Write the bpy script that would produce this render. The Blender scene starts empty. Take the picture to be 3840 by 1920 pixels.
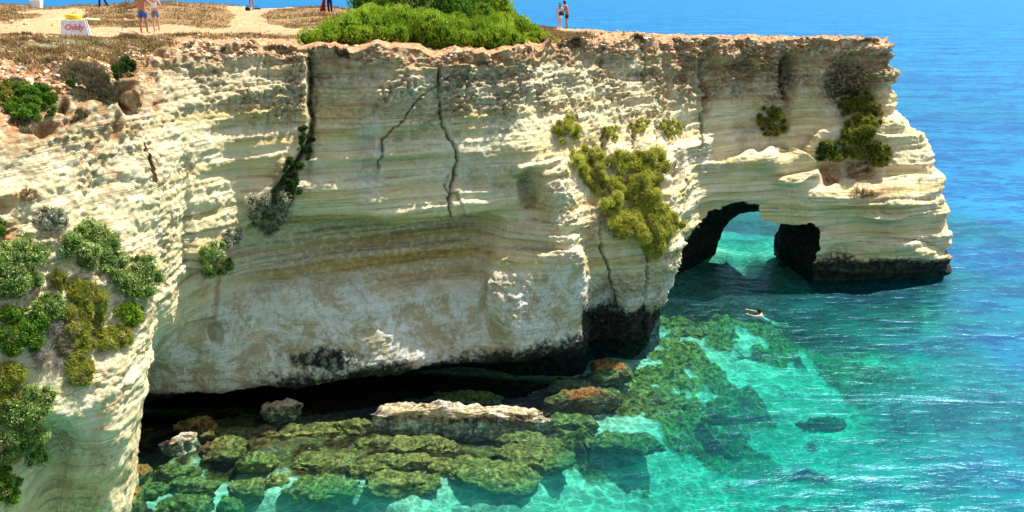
import bpy, bmesh, math, random
import numpy as np
from mathutils import Vector, Quaternion
random.seed(7)
RNG = np.random.RandomState(11)
scene = bpy.context.scene
COL = scene.collection

# ---------------------------------------------------------------- camera
EYE = 14.0
FPX = 804.0
TH = math.atan(257.0 / FPX)
CT, ST = math.cos(TH), math.sin(TH)
cd = bpy.data.cameras.new("camera")
cd.sensor_width = 36.0
cd.lens = 36.0 * FPX / 1024.0
cd.clip_start = 0.5
cd.clip_end = 60000.0
cam = bpy.data.objects.new("camera", cd)
cam.location = (0, 0, EYE)
cam.rotation_euler = (math.radians(90) - TH, 0, 0)
COL.objects.link(cam)
scene.camera = cam

# ---------------------------------------------------------------- light
SUN_AZ = math.radians(37)      # from +X towards +Y
SUN_EL = math.radians(60)
w = bpy.data.worlds.new("World")
scene.world = w
w.use_nodes = True
wn = w.node_tree.nodes
sky = wn.new("ShaderNodeTexSky")
sky.sky_type = 'NISHITA'
sky.sun_disc = False
sky.sun_elevation = SUN_EL
sky.sun_rotation = math.radians(90) - SUN_AZ
sky.air_density = 1.0
sky.dust_density = 1.2
sky.ozone_density = 0.7
hs = wn.new("ShaderNodeHueSaturation"); hs.inputs["Saturation"].default_value = .55
w.node_tree.links.new(sky.outputs[0], hs.inputs["Color"]); w.node_tree.links.new(hs.outputs[0], wn["Background"].inputs[0])
wn["Background"].inputs[1].default_value = 0.105
sd = bpy.data.lights.new("sun", 'SUN')
sd.energy = 5.0
sd.angle = math.radians(0.5)
sd.color = (1.0, 0.96, 0.88)
so = bpy.data.objects.new("sun", sd)
SDIR = Vector((math.cos(SUN_AZ) * math.cos(SUN_EL), math.sin(SUN_AZ) * math.cos(SUN_EL), math.sin(SUN_EL)))
so.rotation_mode = 'QUATERNION'
so.rotation_quaternion = SDIR.to_track_quat('Z', 'Y')
so.location = (20, 10, 60)
COL.objects.link(so)
scene.view_settings.view_transform = 'Standard'
scene.view_settings.look = 'None'
scene.view_settings.exposure = 0.98
scene.view_settings.gamma = 1.0
scene.cycles.max_bounces = 6
scene.cycles.transparent_max_bounces = 12
scene.cycles.caustics_reflective = False
scene.cycles.caustics_refractive = False

# ---------------------------------------------------------------- projection helpers (site survey: sight line -> point at a surveyed distance)
K = 2.515625
def U(x, y, Y):
    a = (x / K - 512) / FPX; b = (y / K - 256) / FPX
    dy = CT - b * ST; dz = -ST - b * CT
    t = Y / dy
    return np.array((a * t, Y, EYE + dz * t))
def WP(x, Y, z):
    d = Y * CT + (EYE - z) * ST
    return np.array(((x / K - 512) / FPX * d, Y, z))
def US(x, y, z=0.0):                       # sight line meets height z
    a = (x / K - 512) / FPX; b = (y / K - 256) / FPX
    dy = CT - b * ST; dz = -ST - b * CT
    t = (z - EYE) / dz
    return np.array((a * t, dy * t, z))
def proj(P):
    v = EYE - P[..., 2]
    d = P[..., 1] * CT + v * ST
    d = np.where(np.abs(d) < 1e-3, 1e-3, d)
    px = (P[..., 0] / d * FPX + 512) * K
    py = ((v * CT - P[..., 1] * ST) / d * FPX + 256) * K
    return px, py

# ---------------------------------------------------------------- noise
_G = RNG.normal(size=(512, 3)).astype(np.float32)
_G /= np.linalg.norm(_G, axis=1, keepdims=True)
def _hash(i, j, k):
    h = (i.astype(np.int64) * 73856093) ^ (j.astype(np.int64) * 19349663) ^ (k.astype(np.int64) * 83492791)
    h = (h ^ (h >> 13)) * 1274126177
    return ((h ^ (h >> 16)) & 511).astype(np.int32)
def perlin(P, f=1.0, seed=0):
    if np.isscalar(f): f = (f, f, f)
    shp = P.shape[:-1]
    Q = P.reshape(-1, 3).astype(np.float32) * np.array(f, np.float32) + (seed * 17.37 + 300.0)
    I = np.floor(Q).astype(np.int32)
    R = Q - I
    S = R * R * R * (R * (R * 6 - 15) + 10)
    out = np.zeros(len(Q), np.float32)
    for dx in (0, 1):
        wx = S[:, 0] if dx else 1 - S[:, 0]
        for dy in (0, 1):
            wy = S[:, 1] if dy else 1 - S[:, 1]
            for dz in (0, 1):
                wz = S[:, 2] if dz else 1 - S[:, 2]
                g = _G[_hash(I[:, 0] + dx, I[:, 1] + dy, I[:, 2] + dz)]
                out += wx * wy * wz * (g[:, 0] * (R[:, 0] - dx) + g[:, 1] * (R[:, 1] - dy) + g[:, 2] * (R[:, 2] - dz))
    return (out * 1.6).reshape(shp)
def fbm(P, f, n=3, seed=0, gain=.5):
    s = 0; a = 1.0
    if np.isscalar(f): f = (f, f, f)
    for i in range(n):
        s = s + a * perlin(P, tuple(q * 2 ** i for q in f), seed + i * 3)
        a *= gain
    return s
def sstep(a, b, x):
    t = np.clip((x - a) / (b - a), 0, 1)
    return t * t * (3 - 2 * t)

# ---------------------------------------------------------------- object helpers
def tag(o, label=None, cat=None, group=None, kind=None):
    if label: o['label'] = label
    if cat: o['category'] = cat
    if group: o['group'] = group
    if kind: o['kind'] = kind
    return o
def mesh_obj(name, V, Fq, mat, parent=None, smooth=True, cols=None):
    me = bpy.data.meshes.new(name)
    V = np.asarray(V, np.float32)
    me.vertices.add(len(V)); me.vertices.foreach_set("co", V.ravel())
    Fq = np.asarray(Fq, np.int32)
    n = Fq.shape[1]
    me.loops.add(Fq.size); me.loops.foreach_set("vertex_index", Fq.ravel())
    me.polygons.add(len(Fq))
    me.polygons.foreach_set("loop_start", np.arange(0, Fq.size, n, dtype=np.int32))
    me.polygons.foreach_set("loop_total", np.full(len(Fq), n, np.int32))
    me.polygons.foreach_set("use_smooth", np.full(len(Fq), smooth))
    if cols:
        for k, c in cols.items():
            at = me.attributes.new(k, 'FLOAT_COLOR', 'POINT')
            cc = np.ones((len(V), 4), np.float32); cc[:, :c.shape[-1]] = c.reshape(len(V), -1)
            at.data.foreach_set("color", cc.ravel())
    me.update(); me.validate()
    me.materials.append(mat)
    o = bpy.data.objects.new(name, me); COL.objects.link(o)
    if parent: o.parent = parent
    return o
def grid_faces(nu, nw, keep=None):
    a = np.arange(nu * nw).reshape(nu, nw)
    q = np.stack([a[:-1, :-1], a[1:, :-1], a[1:, 1:], a[:-1, 1:]], -1)
    if keep is not None:
        kk = keep[:-1, :-1] & keep[1:, :-1] & keep[1:, 1:] & keep[:-1, 1:]
        return q[kk]
    return q.reshape(-1, 4)
def empty(name, loc):
    o = bpy.data.objects.new(name, None); o.location = loc; o.empty_display_size = .2
    COL.objects.link(o); return o
def hermite(C, knots, t):
    # C (n, ..., 3) along axis 0
    n = len(knots); C = C.astype(np.float64)
    h = np.diff(knots); sh = (-1,) + (1,) * (C.ndim - 1)
    d = np.diff(C, axis=0) / h.reshape(sh)
    m = np.empty_like(C); m[0] = d[0]; m[-1] = d[-1]
    w0 = h[1:].reshape(sh); w1 = h[:-1].reshape(sh)
    m[1:-1] = (d[:-1] * w0 + d[1:] * w1) / (w0 + w1)
    i = np.clip(np.searchsorted(knots, t, side='right') - 1, 0, n - 2)
    hh = h[i].reshape(sh); s = ((t - knots[i]) / h[i]).reshape(sh)
    return ((2 * s**3 - 3 * s**2 + 1) * C[i] + (s**3 - 2 * s**2 + s) * hh * m[i]
            + (-2 * s**3 + 3 * s**2) * C[i + 1] + (s**3 - s**2) * hh * m[i + 1])
def resample(knots, dens):
    ts = []
    for i in range(len(knots) - 1):
        n = max(2, int(math.ceil(dens[i])))
        ts.append(np.linspace(knots[i], knots[i + 1], n, endpoint=False))
    ts.append(np.array([knots[-1]]))
    return np.concatenate(ts)
def polydist(px, py, pts):
    # unsigned distance to polyline, signed by side (left of a downward line < 0)
    best = np.full(px.shape, 1e9, np.float32); side = np.zeros(px.shape, np.float32)
    for (x0, y0), (x1, y1) in zip(pts[:-1], pts[1:]):
        dx, dy = x1 - x0, y1 - y0; L = dx * dx + dy * dy
        t = np.clip(((px - x0) * dx + (py - y0) * dy) / L, 0, 1)
        ex = px - (x0 + t * dx); ey = py - (y0 + t * dy)
        d = np.sqrt(ex * ex + ey * ey)
        s = np.sign(ex * dy - ey * dx)
        m = d < best
        best = np.where(m, d, best); side = np.where(m, s, side)
    return best, side
def inpoly(px, py, pts):
    c = np.zeros(px.shape, bool); n = len(pts)
    for i in range(n):
        x0, y0 = pts[i]; x1, y1 = pts[(i + 1) % n]
        if y0 == y1: continue
        cond = ((y0 > py) != (y1 > py)) & (px < (x1 - x0) * (py - y0) / (y1 - y0) + x0)
        c ^= cond
    return c
def blob(px, py, x, y, rx, ry, soft=.5):
    r = np.sqrt(((px - x) / rx) ** 2 + ((py - y) / ry) ** 2)
    return 1 - sstep(1 - soft, 1 + soft, r)

# ---------------------------------------------------------------- material helpers
def newmat(name):
    m = bpy.data.materials.new(name); m.use_nodes = True
    nt = m.node_tree
    for n in list(nt.nodes): nt.nodes.remove(n)
    out = nt.nodes.new("ShaderNodeOutputMaterial")
    return m, nt, out
class NB:
    def __init__(s, nt): s.nt = nt
    def n(s, t, **k):
        o = s.nt.nodes.new(t)
        for a, b in k.items(): setattr(o, a, b)
        return o
    def l(s, a, b): s.nt.links.new(a, b)
    def set(s, sock, v):
        if hasattr(v, 'is_linked') or isinstance(v, bpy.types.NodeSocket): s.l(v, sock)
        else: sock.default_value = v
    def mix(s, f, a, b, blend='MIX'):
        o = s.n("ShaderNodeMix", data_type='RGBA', blend_type=blend)
        s.set(o.inputs[0], f)
        s.set(o.inputs[6], a if not isinstance(a, tuple) else (*a[:3], 1)); s.set(o.inputs[7], b if not isinstance(b, tuple) else (*b[:3], 1))
        return o.outputs[2]
    def math(s, op, a, b=0.0, clamp=False):
        o = s.n("ShaderNodeMath", operation=op, use_clamp=clamp)
        s.set(o.inputs[0], a); s.set(o.inputs[1], b)
        return o.outputs[0]
    def noise(s, vec, scale, detail=4, rough=.55, dist=0.0, out=0):
        o = s.n("ShaderNodeTexNoise"); s.l(vec, o.inputs['Vector'])
        o.inputs['Scale'].default_value = scale; o.inputs['Detail'].default_value = detail
        o.inputs['Roughness'].default_value = rough; o.inputs['Distortion'].default_value = dist
        return o.outputs[out]
    def ramp(s, f, a, b):
        o = s.n("ShaderNodeMapRange"); o.interpolation_type = 'SMOOTHSTEP'
        s.set(o.inputs[0], f); o.inputs[1].default_value = a; o.inputs[2].default_value = b
        return o.outputs[0]
    def mapping(s, vec, sc):
        o = s.n("ShaderNodeMapping"); s.l(vec, o.inputs[0]); o.inputs['Scale'].default_value = sc
        return o.outputs[0]
    def sep(s, attr):
        a = s.n("ShaderNodeAttribute", attribute_name=attr)
        c = s.n("ShaderNodeSeparateColor"); s.l(a.outputs[0], c.inputs[0])
        return c.outputs

def rock_material(name):
    m, nt, out = newmat(name); b = NB(nt)
    geo = b.n("ShaderNodeNewGeometry"); P = geo.outputs['Position']
    m1 = b.sep("m1"); m2 = b.sep("m2")
    n1 = b.noise(P, .7, 6, .6); n2 = b.noise(P, 5.0, 6, .65)
    flat = b.mapping(P, (.35, .35, 3.2))
    n3 = b.noise(flat, 1.6, 6, .65, .1); n4 = b.noise(b.mapping(P, (1, 1, .25)), 2.2, 4, .6)
    band = b.noise(b.mapping(P, (.05, .05, 2.4)), 1.0, 5, .65, .06)
    line = b.noise(b.mapping(P, (.18, .18, 8.0)), 1.0, 4, .6, .08)
    drip = b.noise(b.mapping(P, (2.0, 2.0, .13)), 1.0, 5, .65, .2)
    c = b.mix(b.ramp(n1, .35, .65), (.90, .79, .50), (.84, .74, .46))
    c = b.mix(b.math('MULTIPLY', b.ramp(band, .46, .60), .50), c, (.68, .53, .19))
    c = b.mix(b.math('MULTIPLY', b.ramp(drip, .52, .70), .55), c, (.88, .84, .68))
    c = b.mix(b.math('MULTIPLY', m1[2], b.ramp(band, .40, .60)), c, (.66, .47, .13))
    c = b.mix(b.math('MULTIPLY', b.math('MULTIPLY', b.ramp(line, .55, .62), b.ramp(n4, .35, .6)), b.math('SUBTRACT', .62, b.math('MULTIPLY', m2[1], .6), True)), c, (.26, .20, .09))
    c = b.mix(b.math('MULTIPLY', b.ramp(b.math('SUBTRACT', 1, drip), .56, .72), .30), c, (.38, .32, .18))
    # blue-white salt bloom
    mot = b.noise(P, 1.0, 9, .78, .5)
    mot2 = b.noise(P, 5.5, 6, .75, .3)
    lc_ = b.mix(b.ramp(mot, .44, .56), (.80, .84, .80), (.50, .42, .27))
    lc_ = b.mix(b.math('MULTIPLY', b.ramp(mot2, .54, .64), .6), lc_, (.36, .29, .18))
    c = b.mix(b.math('MULTIPLY', m2[1], .95, True), c, lc_)
    # orange
    orf = b.math('MULTIPLY', m1[0], b.ramp(b.noise(P, 2.6, 6, .7), .38, .55))
    c = b.mix(orf, c, b.mix(b.ramp(n2, .42, .6), (.46, .17, .06), (.60, .36, .17)))
    # dark stain, plus painted shade of cracks, hollows and recess
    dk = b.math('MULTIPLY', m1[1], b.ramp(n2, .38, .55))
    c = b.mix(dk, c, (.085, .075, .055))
    # small pits
    sp = b.math('MAXIMUM', b.ramp(b.noise(P, 8.0, 6, .8), .50, .57), b.math('MULTIPLY', b.ramp(b.noise(P, 3.0, 5, .8), .55, .60), .9))
    c = b.mix(b.math('MULTIPLY', sp, b.math('MULTIPLY', m2[2], .8)), c, b.mix(b.ramp(n2, .4, .6), (.34, .17, .05), (.20, .16, .08)))
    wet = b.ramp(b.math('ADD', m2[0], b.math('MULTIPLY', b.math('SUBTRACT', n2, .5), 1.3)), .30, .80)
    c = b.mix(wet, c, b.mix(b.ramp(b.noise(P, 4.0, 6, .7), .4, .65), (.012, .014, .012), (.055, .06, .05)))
    bs = b.n("ShaderNodeBsdfPrincipled"); b.l(c, bs.inputs['Base Color'])
    bs.inputs['Roughness'].default_value = .95; bs.inputs['Specular IOR Level'].default_value = .15
    hl = b.math('MULTIPLY', b.ramp(line, .50, .62), -.05)
    h = b.math('ADD', hl, b.math('ADD', b.math('MULTIPLY', b.noise(P, 10.0, 8, .8), .16), b.math('MULTIPLY', n3, .05)))
    bp = b.n("ShaderNodeBump"); bp.inputs['Strength'].default_value = .9; bp.inputs['Distance'].default_value = .8
    b.l(h, bp.inputs['Height']); b.l(bp.outputs[0], bs.inputs['Normal'])
    b.l(bs.outputs[0], out.inputs[0])
    return m
ROCK = rock_material("limestone")

# ---------------------------------------------------------------- cliff survey
def w_(x, Y, z): return ('w', x, Y, z)
COLS = [
 [(-650,100,13),(-650,330,11.5),(-650,480,11.2),(-650,600,11),(-650,720,10.9),(-650,800,10.8),(-650,900,10.7),(-650,1050,10.6),(-650,1250,10.5),(-650,1500,10.4),w_(-650,10.3,0),w_(-650,10.2,-3)],
 [(-250,110,17.5),(-250,340,16),(-250,480,15.7),(-250,600,15.5),(-250,720,15.3),(-250,800,15.2),(-250,900,15),(-250,1050,14.8),(-250,1250,14.6),(-250,1450,14.4),w_(-250,14.3,0),w_(-250,14.2,-3)],
 [(0,140,21.5),(0,330,19.3),(0,440,18.6),(0,540,18.2),(0,640,17.9),(0,720,17.7),(0,830,17.4),(0,960,17.1),(0,1100,16.8),(0,1250,16.5),w_(0,16.2,0),w_(0,16,-3)],
 [(110,150,22.5),(120,300,20.6),(130,420,20.0),(140,520,19.6),(150,620,19.2),(150,720,18.8),(140,850,18.2),(135,960,17.8),(130,1055,17.5),(130,1110,18.6),w_(120,18.5,0),w_(120,18.4,-3)],
 [(230,146,23.7),(240,260,22),(250,390,21.5),(260,500,21.1),(270,600,20.6),(270,700,20.0),(250,820,19.4),(240,950,18.7),(228,1060,18.3),(212,1160,18.5),w_(192,18.9,0),w_(190,18.9,-3)],
 [(275,142,24.4),(285,255,22.7),(300,380,22.1),(310,490,21.7),(320,600,21.1),(325,700,20.5),(310,820,19.8),(300,940,19.1),(290,1050,18.7),(275,1160,18.7),w_(255,18.9,0),w_(255,18.9,-3)],
 [(310,138,25),(320,250,23.2),(335,370,22.6),(352,480,22.2),(362,600,21.6),(367,700,21.0),(358,820,20.4),(350,910,20.0),(345,1010,19.7),(330,1150,19.6),w_(313,19.7,0),w_(313,19.7,-3)],
 [(335,134,25.4),(350,250,23.6),(372,370,23.1),(392,480,22.8),(403,600,22.4),(408,690,22.1),(398,790,22.2),(378,870,22.8),(362,930,24.0),(352,1030,25.5),w_(345,27,0.3),w_(340,27,-3)],
 [(430,112,26),(440,250,24.8),(455,370,24.4),(465,470,24.2),(475,580,24.0),(480,680,23.9),(470,780,24.0),(460,870,24.4),(450,940,24.8),(440,1004,25.3),w_(440,28,.4),w_(440,28,-3)],
 [(600,108,27.5),(600,240,26.6),(600,350,26.3),(600,450,26.2),(600,540,26.2),(600,620,26.5),(590,700,26.2),(585,790,25.7),(580,880,25.4),(575,982,25.5),w_(575,28.5,.4),w_(575,28.5,-3)],
 [(750,110,28.2),(755,250,27.7),(755,350,27.4),(755,440,27.1),(755,535,27.0),(755,566,28.2),(755,670,27.6),(755,760,26.6),(755,860,26.1),(755,964,25.9),w_(755,28.7,.5),w_(755,28.7,-3)],
 [(900,120,28.6),(900,240,28.1),(900,340,27.8),(900,440,27.5),(900,538,27.2),(900,560,29.0),(900,665,28.2),(900,760,27.0),(900,860,26.4),(900,945,26.2),w_(900,29,.5),w_(900,29,-3)],
 [(1050,123,29.3),(1050,240,28.8),(1050,340,28.5),(1050,440,28.3),(1050,538,28.0),(1050,560,29.8),(1050,660,29.0),(1050,760,27.8),(1050,850,27.3),(1050,930,27.0),w_(1050,30,.5),w_(1050,30,-3)],
 [(1200,128,30.2),(1200,240,29.7),(1200,340,29.4),(1200,440,29.2),(1200,535,29.0),(1200,558,30.4),(1200,650,29.5),(1200,750,28.5),(1200,840,28.0),(1200,912,27.9),w_(1200,30.8,.5),w_(1200,30.8,-3)],
 [(1310,124,31.2),(1310,240,30.6),(1310,340,30.0),(1300,430,29.6),(1295,540,29.4),(1275,590,29.2),(1260,660,28.6),(1280,760,27.8),(1295,840,27.5),(1310,900,27.9),w_(1320,30,.4),w_(1320,30,-3)],
 [(1400,110,33.5),(1400,230,32.5),(1400,330,31.4),(1410,430,30.3),(1420,540,29.2),(1440,590,28.8),(1462,645,28.3),(1458,740,28.4),(1455,820,28.6),(1460,865,28.8),w_(1462,30.2,.3),w_(1462,30.2,-3)],
 [(1450,106,34.2),(1440,230,33.2),(1450,330,32),(1460,430,31.0),(1475,540,30.1),(1482,600,29.9),(1485,680,30.2),(1478,760,30.6),(1478,820,31.0),(1482,855,31.2),w_(1485,31.8,.3),w_(1485,31.8,-3)],
 [(1540,93,35.5),(1530,230,34.7),(1560,330,33.6),(1590,400,32.4),(1590,520,31.3),(1590,600,30.9),(1590,680,30.8),(1600,750,30.9),(1605,810,31.1),(1610,850,31.3),w_(1610,32,.2),w_(1610,32,-3)],
 [(1600,91,36.5),(1610,230,35.8),(1640,330,34.8),(1665,400,33.5),(1690,500,32.2),(1690,580,31.8),(1685,660,31.6),(1670,730,31.8),(1655,790,32.0),(1645,830,32.3),w_(1640,32.6,.2),w_(1640,32.6,-3)],
 [(1640,93,37.4),(1650,230,37),(1690,330,36.8),(1710,400,36.6),(1720,470,36.4),(1705,540,36.2),(1700,600,36.5),(1695,640,37),(1692,670,37.6),(1690,695,38.4),w_(1685,39,.1),w_(1685,39,-3)],
 [(1700,94,38.8),(1710,220,38.7),(1740,320,38.5),(1760,390,38.3),(1765,450,38.2),(1765,510,38.2),(1765,560,38.3),(1760,600,38.5),(1757,640,38.6),(1755,690,38.8),w_(1750,39.2,0),w_(1750,39.2,-3)],
 [(1850,96,41),(1860,220,41),(1865,310,40.8),(1870,378,40.5),(1875,400,39.5),(1880,490,39.2),(1880,540,39.2),(1880,600,39.3),(1880,650,39.3),(1880,700,39.4),w_(1880,39.5,0),w_(1880,39.5,-3)],
 [(1990,98,42),(2000,210,42),(2000,290,41.9),(1990,390,41.6),(1990,440,39.9),(1990,500,39.5),(1995,550,39.4),(2000,600,39.3),(2000,660,39.2),(2000,710,39.0),w_(2000,39.3,0),w_(2000,39.3,-3)],
 [(2070,97,42.5),(2080,210,42.4),(2090,295,42.2),(2060,345,41.2),(2050,430,40.8),(2050,490,39.2),(2060,550,39.0),(2060,610,39.0),(2060,650,39.2),(2062,690,39.3),w_(2062,39.5,0),w_(2062,39.5,-3)],
 [(2150,96,42.8),(2160,210,42.8),(2160,300,42.5),(2170,350,41.4),(2170,440,40.9),(2180,502,39.2),(2180,560,39.2),(2180,600,39.4),(2180,640,38.6),(2185,690,39.2),w_(2185,39.8,0),w_(2185,39.8,-3)],
 [(2190,96,43),(2205,190,43),(2205,285,42.8),(2250,315,42.0),(2280,440,41.5),(2290,498,39.8),(2290,560,39.6),(2290,605,39.7),(2300,640,39.0),(2300,680,39.5),w_(2300,40.2,0),w_(2300,40.2,-3)],
 [(2222,106,43.8),(2250,190,43.8),(2246,285,43.5),(2308,318,43),(2338,420,42),(2362,498,40.6),(2368,580,40.3),(2368,630,40.2),(2390,652,39.9),(2386,685,40.4),w_(2380,41,0),w_(2380,41,-3)],
 [(2216,99,45.3),(2240,187,45.3),(2238,280,45.2),(2295,318,45),(2325,415,44.3),(2345,490,43.5),(2352,570,43.2),(2355,620,43.1),(2372,640,43),(2365,665,43.2),w_(2355,44,0),w_(2355,44,-3)],
 [(2180,95,46.6),(2190,187,46.8),(2190,280,47),(2220,318,47),(2240,415,47),(2250,490,47),(2250,570,47),(2250,610,47),(2250,620,47),(2250,630,47),w_(2250,47.4,0),w_(2250,47.4,-3)],
]
def pt(e): return WP(*e[1:]) if e[0] == 'w' else U(*e)
CC = np.array([[pt(e) for e in c] for c in COLS])
CC[19:27, 11, 1] += 2.5          # (ncol, 12, 3)
duk = np.linalg.norm(np.diff(CC, axis=0), axis=2).mean(1)
dwk = np.linalg.norm(np.diff(CC, axis=1), axis=2).mean(0)
uk = np.concatenate([[0], np.cumsum(duk)]); wk = np.concatenate([[0], np.cumsum(dwk)])
RES = 0.046
dl = np.maximum(np.diff(uk), 0)
ul = [d / (RES * (3 if i == 0 else .8 if i < 8 else 1.0 if i < 19 else 1.15)) for i, d in enumerate(dl)]
wl = [d / (RES * (1 if j < 9 else 2.5)) for j, d in enumerate(dwk)]
ut = resample(uk, ul); wt = resample(wk, wl)
S1 = hermite(CC, uk, ut)                                   # (nu,12,3)
S = hermite(np.swapaxes(S1, 0, 1), wk, wt)                 # (nw,nu,3)
S = np.swapaxes(S, 0, 1).astype(np.float32)                # (nu,nw,3)
nu, nw = S.shape[:2]
wrow = np.interp(wt, wk, np.arange(12.0))[None, :].repeat(nu, 0)
ucol = np.interp(ut, uk, np.arange(len(uk)))[:, None].repeat(nw, 1)
gu = np.gradient(S, axis=0); gw = np.gradient(S, axis=1)
N = np.cross(gw, gu); N /= (np.linalg.norm(N, axis=2, keepdims=True) + 1e-9)
def smooth(A, k):
    for ax in (0, 1):
        B = np.concatenate([A.take([0] * k, ax), A, A.take([-1] * k, ax)], ax)
        cs = np.cumsum(B, axis=ax); n = A.shape[ax]
        A = (cs.take(np.arange(2 * k, 2 * k + n), ax) - np.concatenate([np.zeros_like(cs.take([0], ax)), cs.take(np.arange(0, n - 1), ax)], ax)) / (2 * k)
    return A
N = smooth(N.astype(np.float64), 6).astype(np.float32); N /= (np.linalg.norm(N, axis=2, keepdims=True) + 1e-9)
PX, PY = proj(S)
Z = S[..., 2]

left = 1 - sstep(6.5, 9.5, ucol)                            # the turned left wall
nearp = (1 - sstep(6.2, 7.0, ucol)) * sstep(6, 7.5, wrow)
head = sstep(18.5, 19.5, ucol)
cap = 1 - sstep(.9, 1.9, wrow + .5 * fbm(S, .5, 3, 5))
crumb = np.clip(cap + left * .75 * (1 - sstep(5.0, 7, wrow)) + nearp * .5 + .22 + sstep(13, 15, ucol) * (1 - head) * .35, 0, 1)
smoothwall = (1 - left) * sstep(1.5, 2.3, wrow)
tip = sstep(22.8, 24, ucol)
# --- relief
big = .28 * fbm(S, (.35, .35, .28), 2, 1)
SW = S.copy(); SW[..., 2] += .05 * perlin(S, .5, 40)
def strata(f, seed, k=.12):
    n = perlin(SW, (k, k, f), seed)
    return n
st = np.tanh(4 * strata(1.1, 2)) * .10 + np.tanh(5 * strata(3.0, 3, .25)) * .045 + strata(8, 4, .5) * .03
st = st * (.45 + .5 * (1 - crumb) + .9 * tip)
ledge = perlin(SW, (.16, .16, 2.1), 16)
lowc = sstep(5.8, 7, wrow) * (1 - head) * (ucol > 6.8)
st += (1 - .7 * lowc) * (np.tanh((ledge - .05) * 9) * .055 + np.tanh(perlin(SW, (.3, .3, 5.5), 17) * 7) * .030) * (.35 + .9 * sstep(-.2, .35, perlin(S, .45, 18)))
r1 = 1 - np.abs(perlin(S, 2.6, 6)) * 2
r2 = 1 - np.abs(perlin(S, 6.0, 7)) * 2
r3 = perlin(S, 9.0, 8)
patchy = sstep(-.15, .35, fbm(S, .55, 2, 21))
cr = (r1 * .045 + np.tanh(perlin(S, (3.2, 3.2, 5), 14) * 3) * .05 + np.tanh(perlin(S, (6, 6, 8), 15) * 4) * .055 + r2 * .05 + r3 * .09 + perlin(S, 13, 19) * .05) * (1 + .7 * head * cap) * (1 - .55 * left) * crumb * (.45 + .75 * patchy)
med = fbm(S, (1.2, 1.2, 1.8), 3, 9) * .075 * (.35 + crumb)
fine = perlin(S, 9.0, 12) * .012 + perlin(S, 4.0, 13) * .02
arc = np.concatenate([[0], np.cumsum(np.linalg.norm(np.diff(S[:, S.shape[1] // 3], axis=0), axis=1))])[:, None].repeat(nw, 1)
def blocks(hz, wx, seed):
    zz = SW[..., 2] / hz + .25 * perlin(S, .35, seed); kz = np.floor(zz)
    aa = arc / wx + np.sin(kz * 12.9 + seed) * 3.7; ka = np.floor(aa)
    h = _hash(kz, ka, kz * 0 + seed).astype(np.float32) / 511.0 * 2 - 1
    ez = sstep(0, .10, zz - kz) * sstep(0, .10, kz + 1 - zz); ea = sstep(0, .07, aa - ka) * sstep(0, .07, ka + 1 - aa)
    return h * 1.0, 1 - ez * ea
b1, j1 = blocks(.62, 1.25, 3); b2, j2 = blocks(.30, .55, 8)
bm_ = sstep(5.5, 7.5, ucol) * np.clip(.35 * crumb + .9 * head * (1 - sstep(3.2, 4.0, wrow)) + 1.0 * tip * (1 - sstep(7.5, 8.2, wrow)) + .45 * (1 - sstep(1.6, 2.4, wrow)), 0, 1) * (.25 + .75 * sstep(-.25, .3, perlin(S, .6, 64)))
grv = np.clip(1 - np.abs(perlin(S, (2.2, 2.2, 3.4), 76)) * 3.2, 0, 1) ** 2 * .085 + np.clip(1 - np.abs(perlin(S, (5, 5, 7), 78)) * 3.0, 0, 1) ** 2 * .055
disp = -.55 * grv * np.clip(crumb + .12, 0, 1) * (1 - .5 * left) + tip * np.tanh(perlin(SW, (.08, .08, 1.25), 75) * 8) * .15 + big + st * (1 - .65 * left) * (1 - .8 * lowc) + lowc * (.06 * fbm(S, 1.6, 3, 66) + .03 * perlin(S, 6, 67)) + cr + med + fine + bm_ * (b1 * .075 + b2 * .05 - .06 * j1 - .03 * j2)
# vertical drip flutes on the headland's upper wall
fl = perlin(S, (.9, .9, .06), 30)
disp += head * (1 - sstep(2.6, 3.4, wrow)) * fl * .45
# --- fissures
FIS = [
 ([(776,128),(780,200),(777,260),(785,300),(776,350),(748,400),(705,460),(640,530),(575,595),(500,660)], .95, 9, 150, .55),
]
frontm = (PX > 0)
fisA, sideA = polydist(PX, PY, FIS[0][0])
inA = ((ucol > 8) & (ucol < 13)).astype(np.float32) * sstep(100, 140, PY) * (1 - sstep(640, 740, PY))
disp += inA * (np.where(sideA < 0, 1, 0) * .75 * np.exp(-fisA / 90) * sstep(0, 14, fisA) - .45 * np.exp(-(fisA / (6.5 + 5 * sstep(380, 560, PY) + 3 * perlin(S, 1.5, 57))) ** 2))
disp += inA * np.where(sideA > 0, -.30 * np.exp(-fisA / 60), 0)
cracks = [
 ([(1098,138),(1104,180),(1103,210),(1106,245),(1112,290),(1128,340),(1146,383),(1152,415),(1140,455),(1130,495),(1134,545)], 4.5, .5),
 ([(1098,215),(1060,240),(1036,270),(1020,300),(985,330),(966,360),(960,400),(955,425)], 2.8, .22),
 ([(1135,440),(1122,465),(1124,482),(1150,485),(1170,540)], 2.0, .15),
 ([(1780,105),(1786,160),(1788,230),(1782,300),(1760,380)], 3.4, .4),
 ([(1992,140),(1986,190),(1980,250)], 8, .6),
 ([(1518,105),(1516,200)], 3.5, .4),
 ([(1538,215),(1532,270)], 3, .35),
 ([(1620,120),(1625,170),(1622,205)], 3.5, .35),
 ([(1510,560),(1514,620),(1535,700),(1556,790)], 4, .35),
 ([(1622,640),(1620,720),(1624,830)], 5, .6),
 ([(1515,330),(1520,390)], 4, .4), ([(1592,330),(1595,385)], 4, .4), ([(1655,320),(1650,380)], 5, .4),
 ([(490,650),(440,690),(400,740)], 3, .2),
 ([(475,820),(540,800)], 4, .15),
 ([(390,470),(395,420),(400,300)], 3.5, .2),
 ([(2170,170),(2180,240)], 3, .3),
]
darkc = np.zeros_like(PX)
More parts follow.
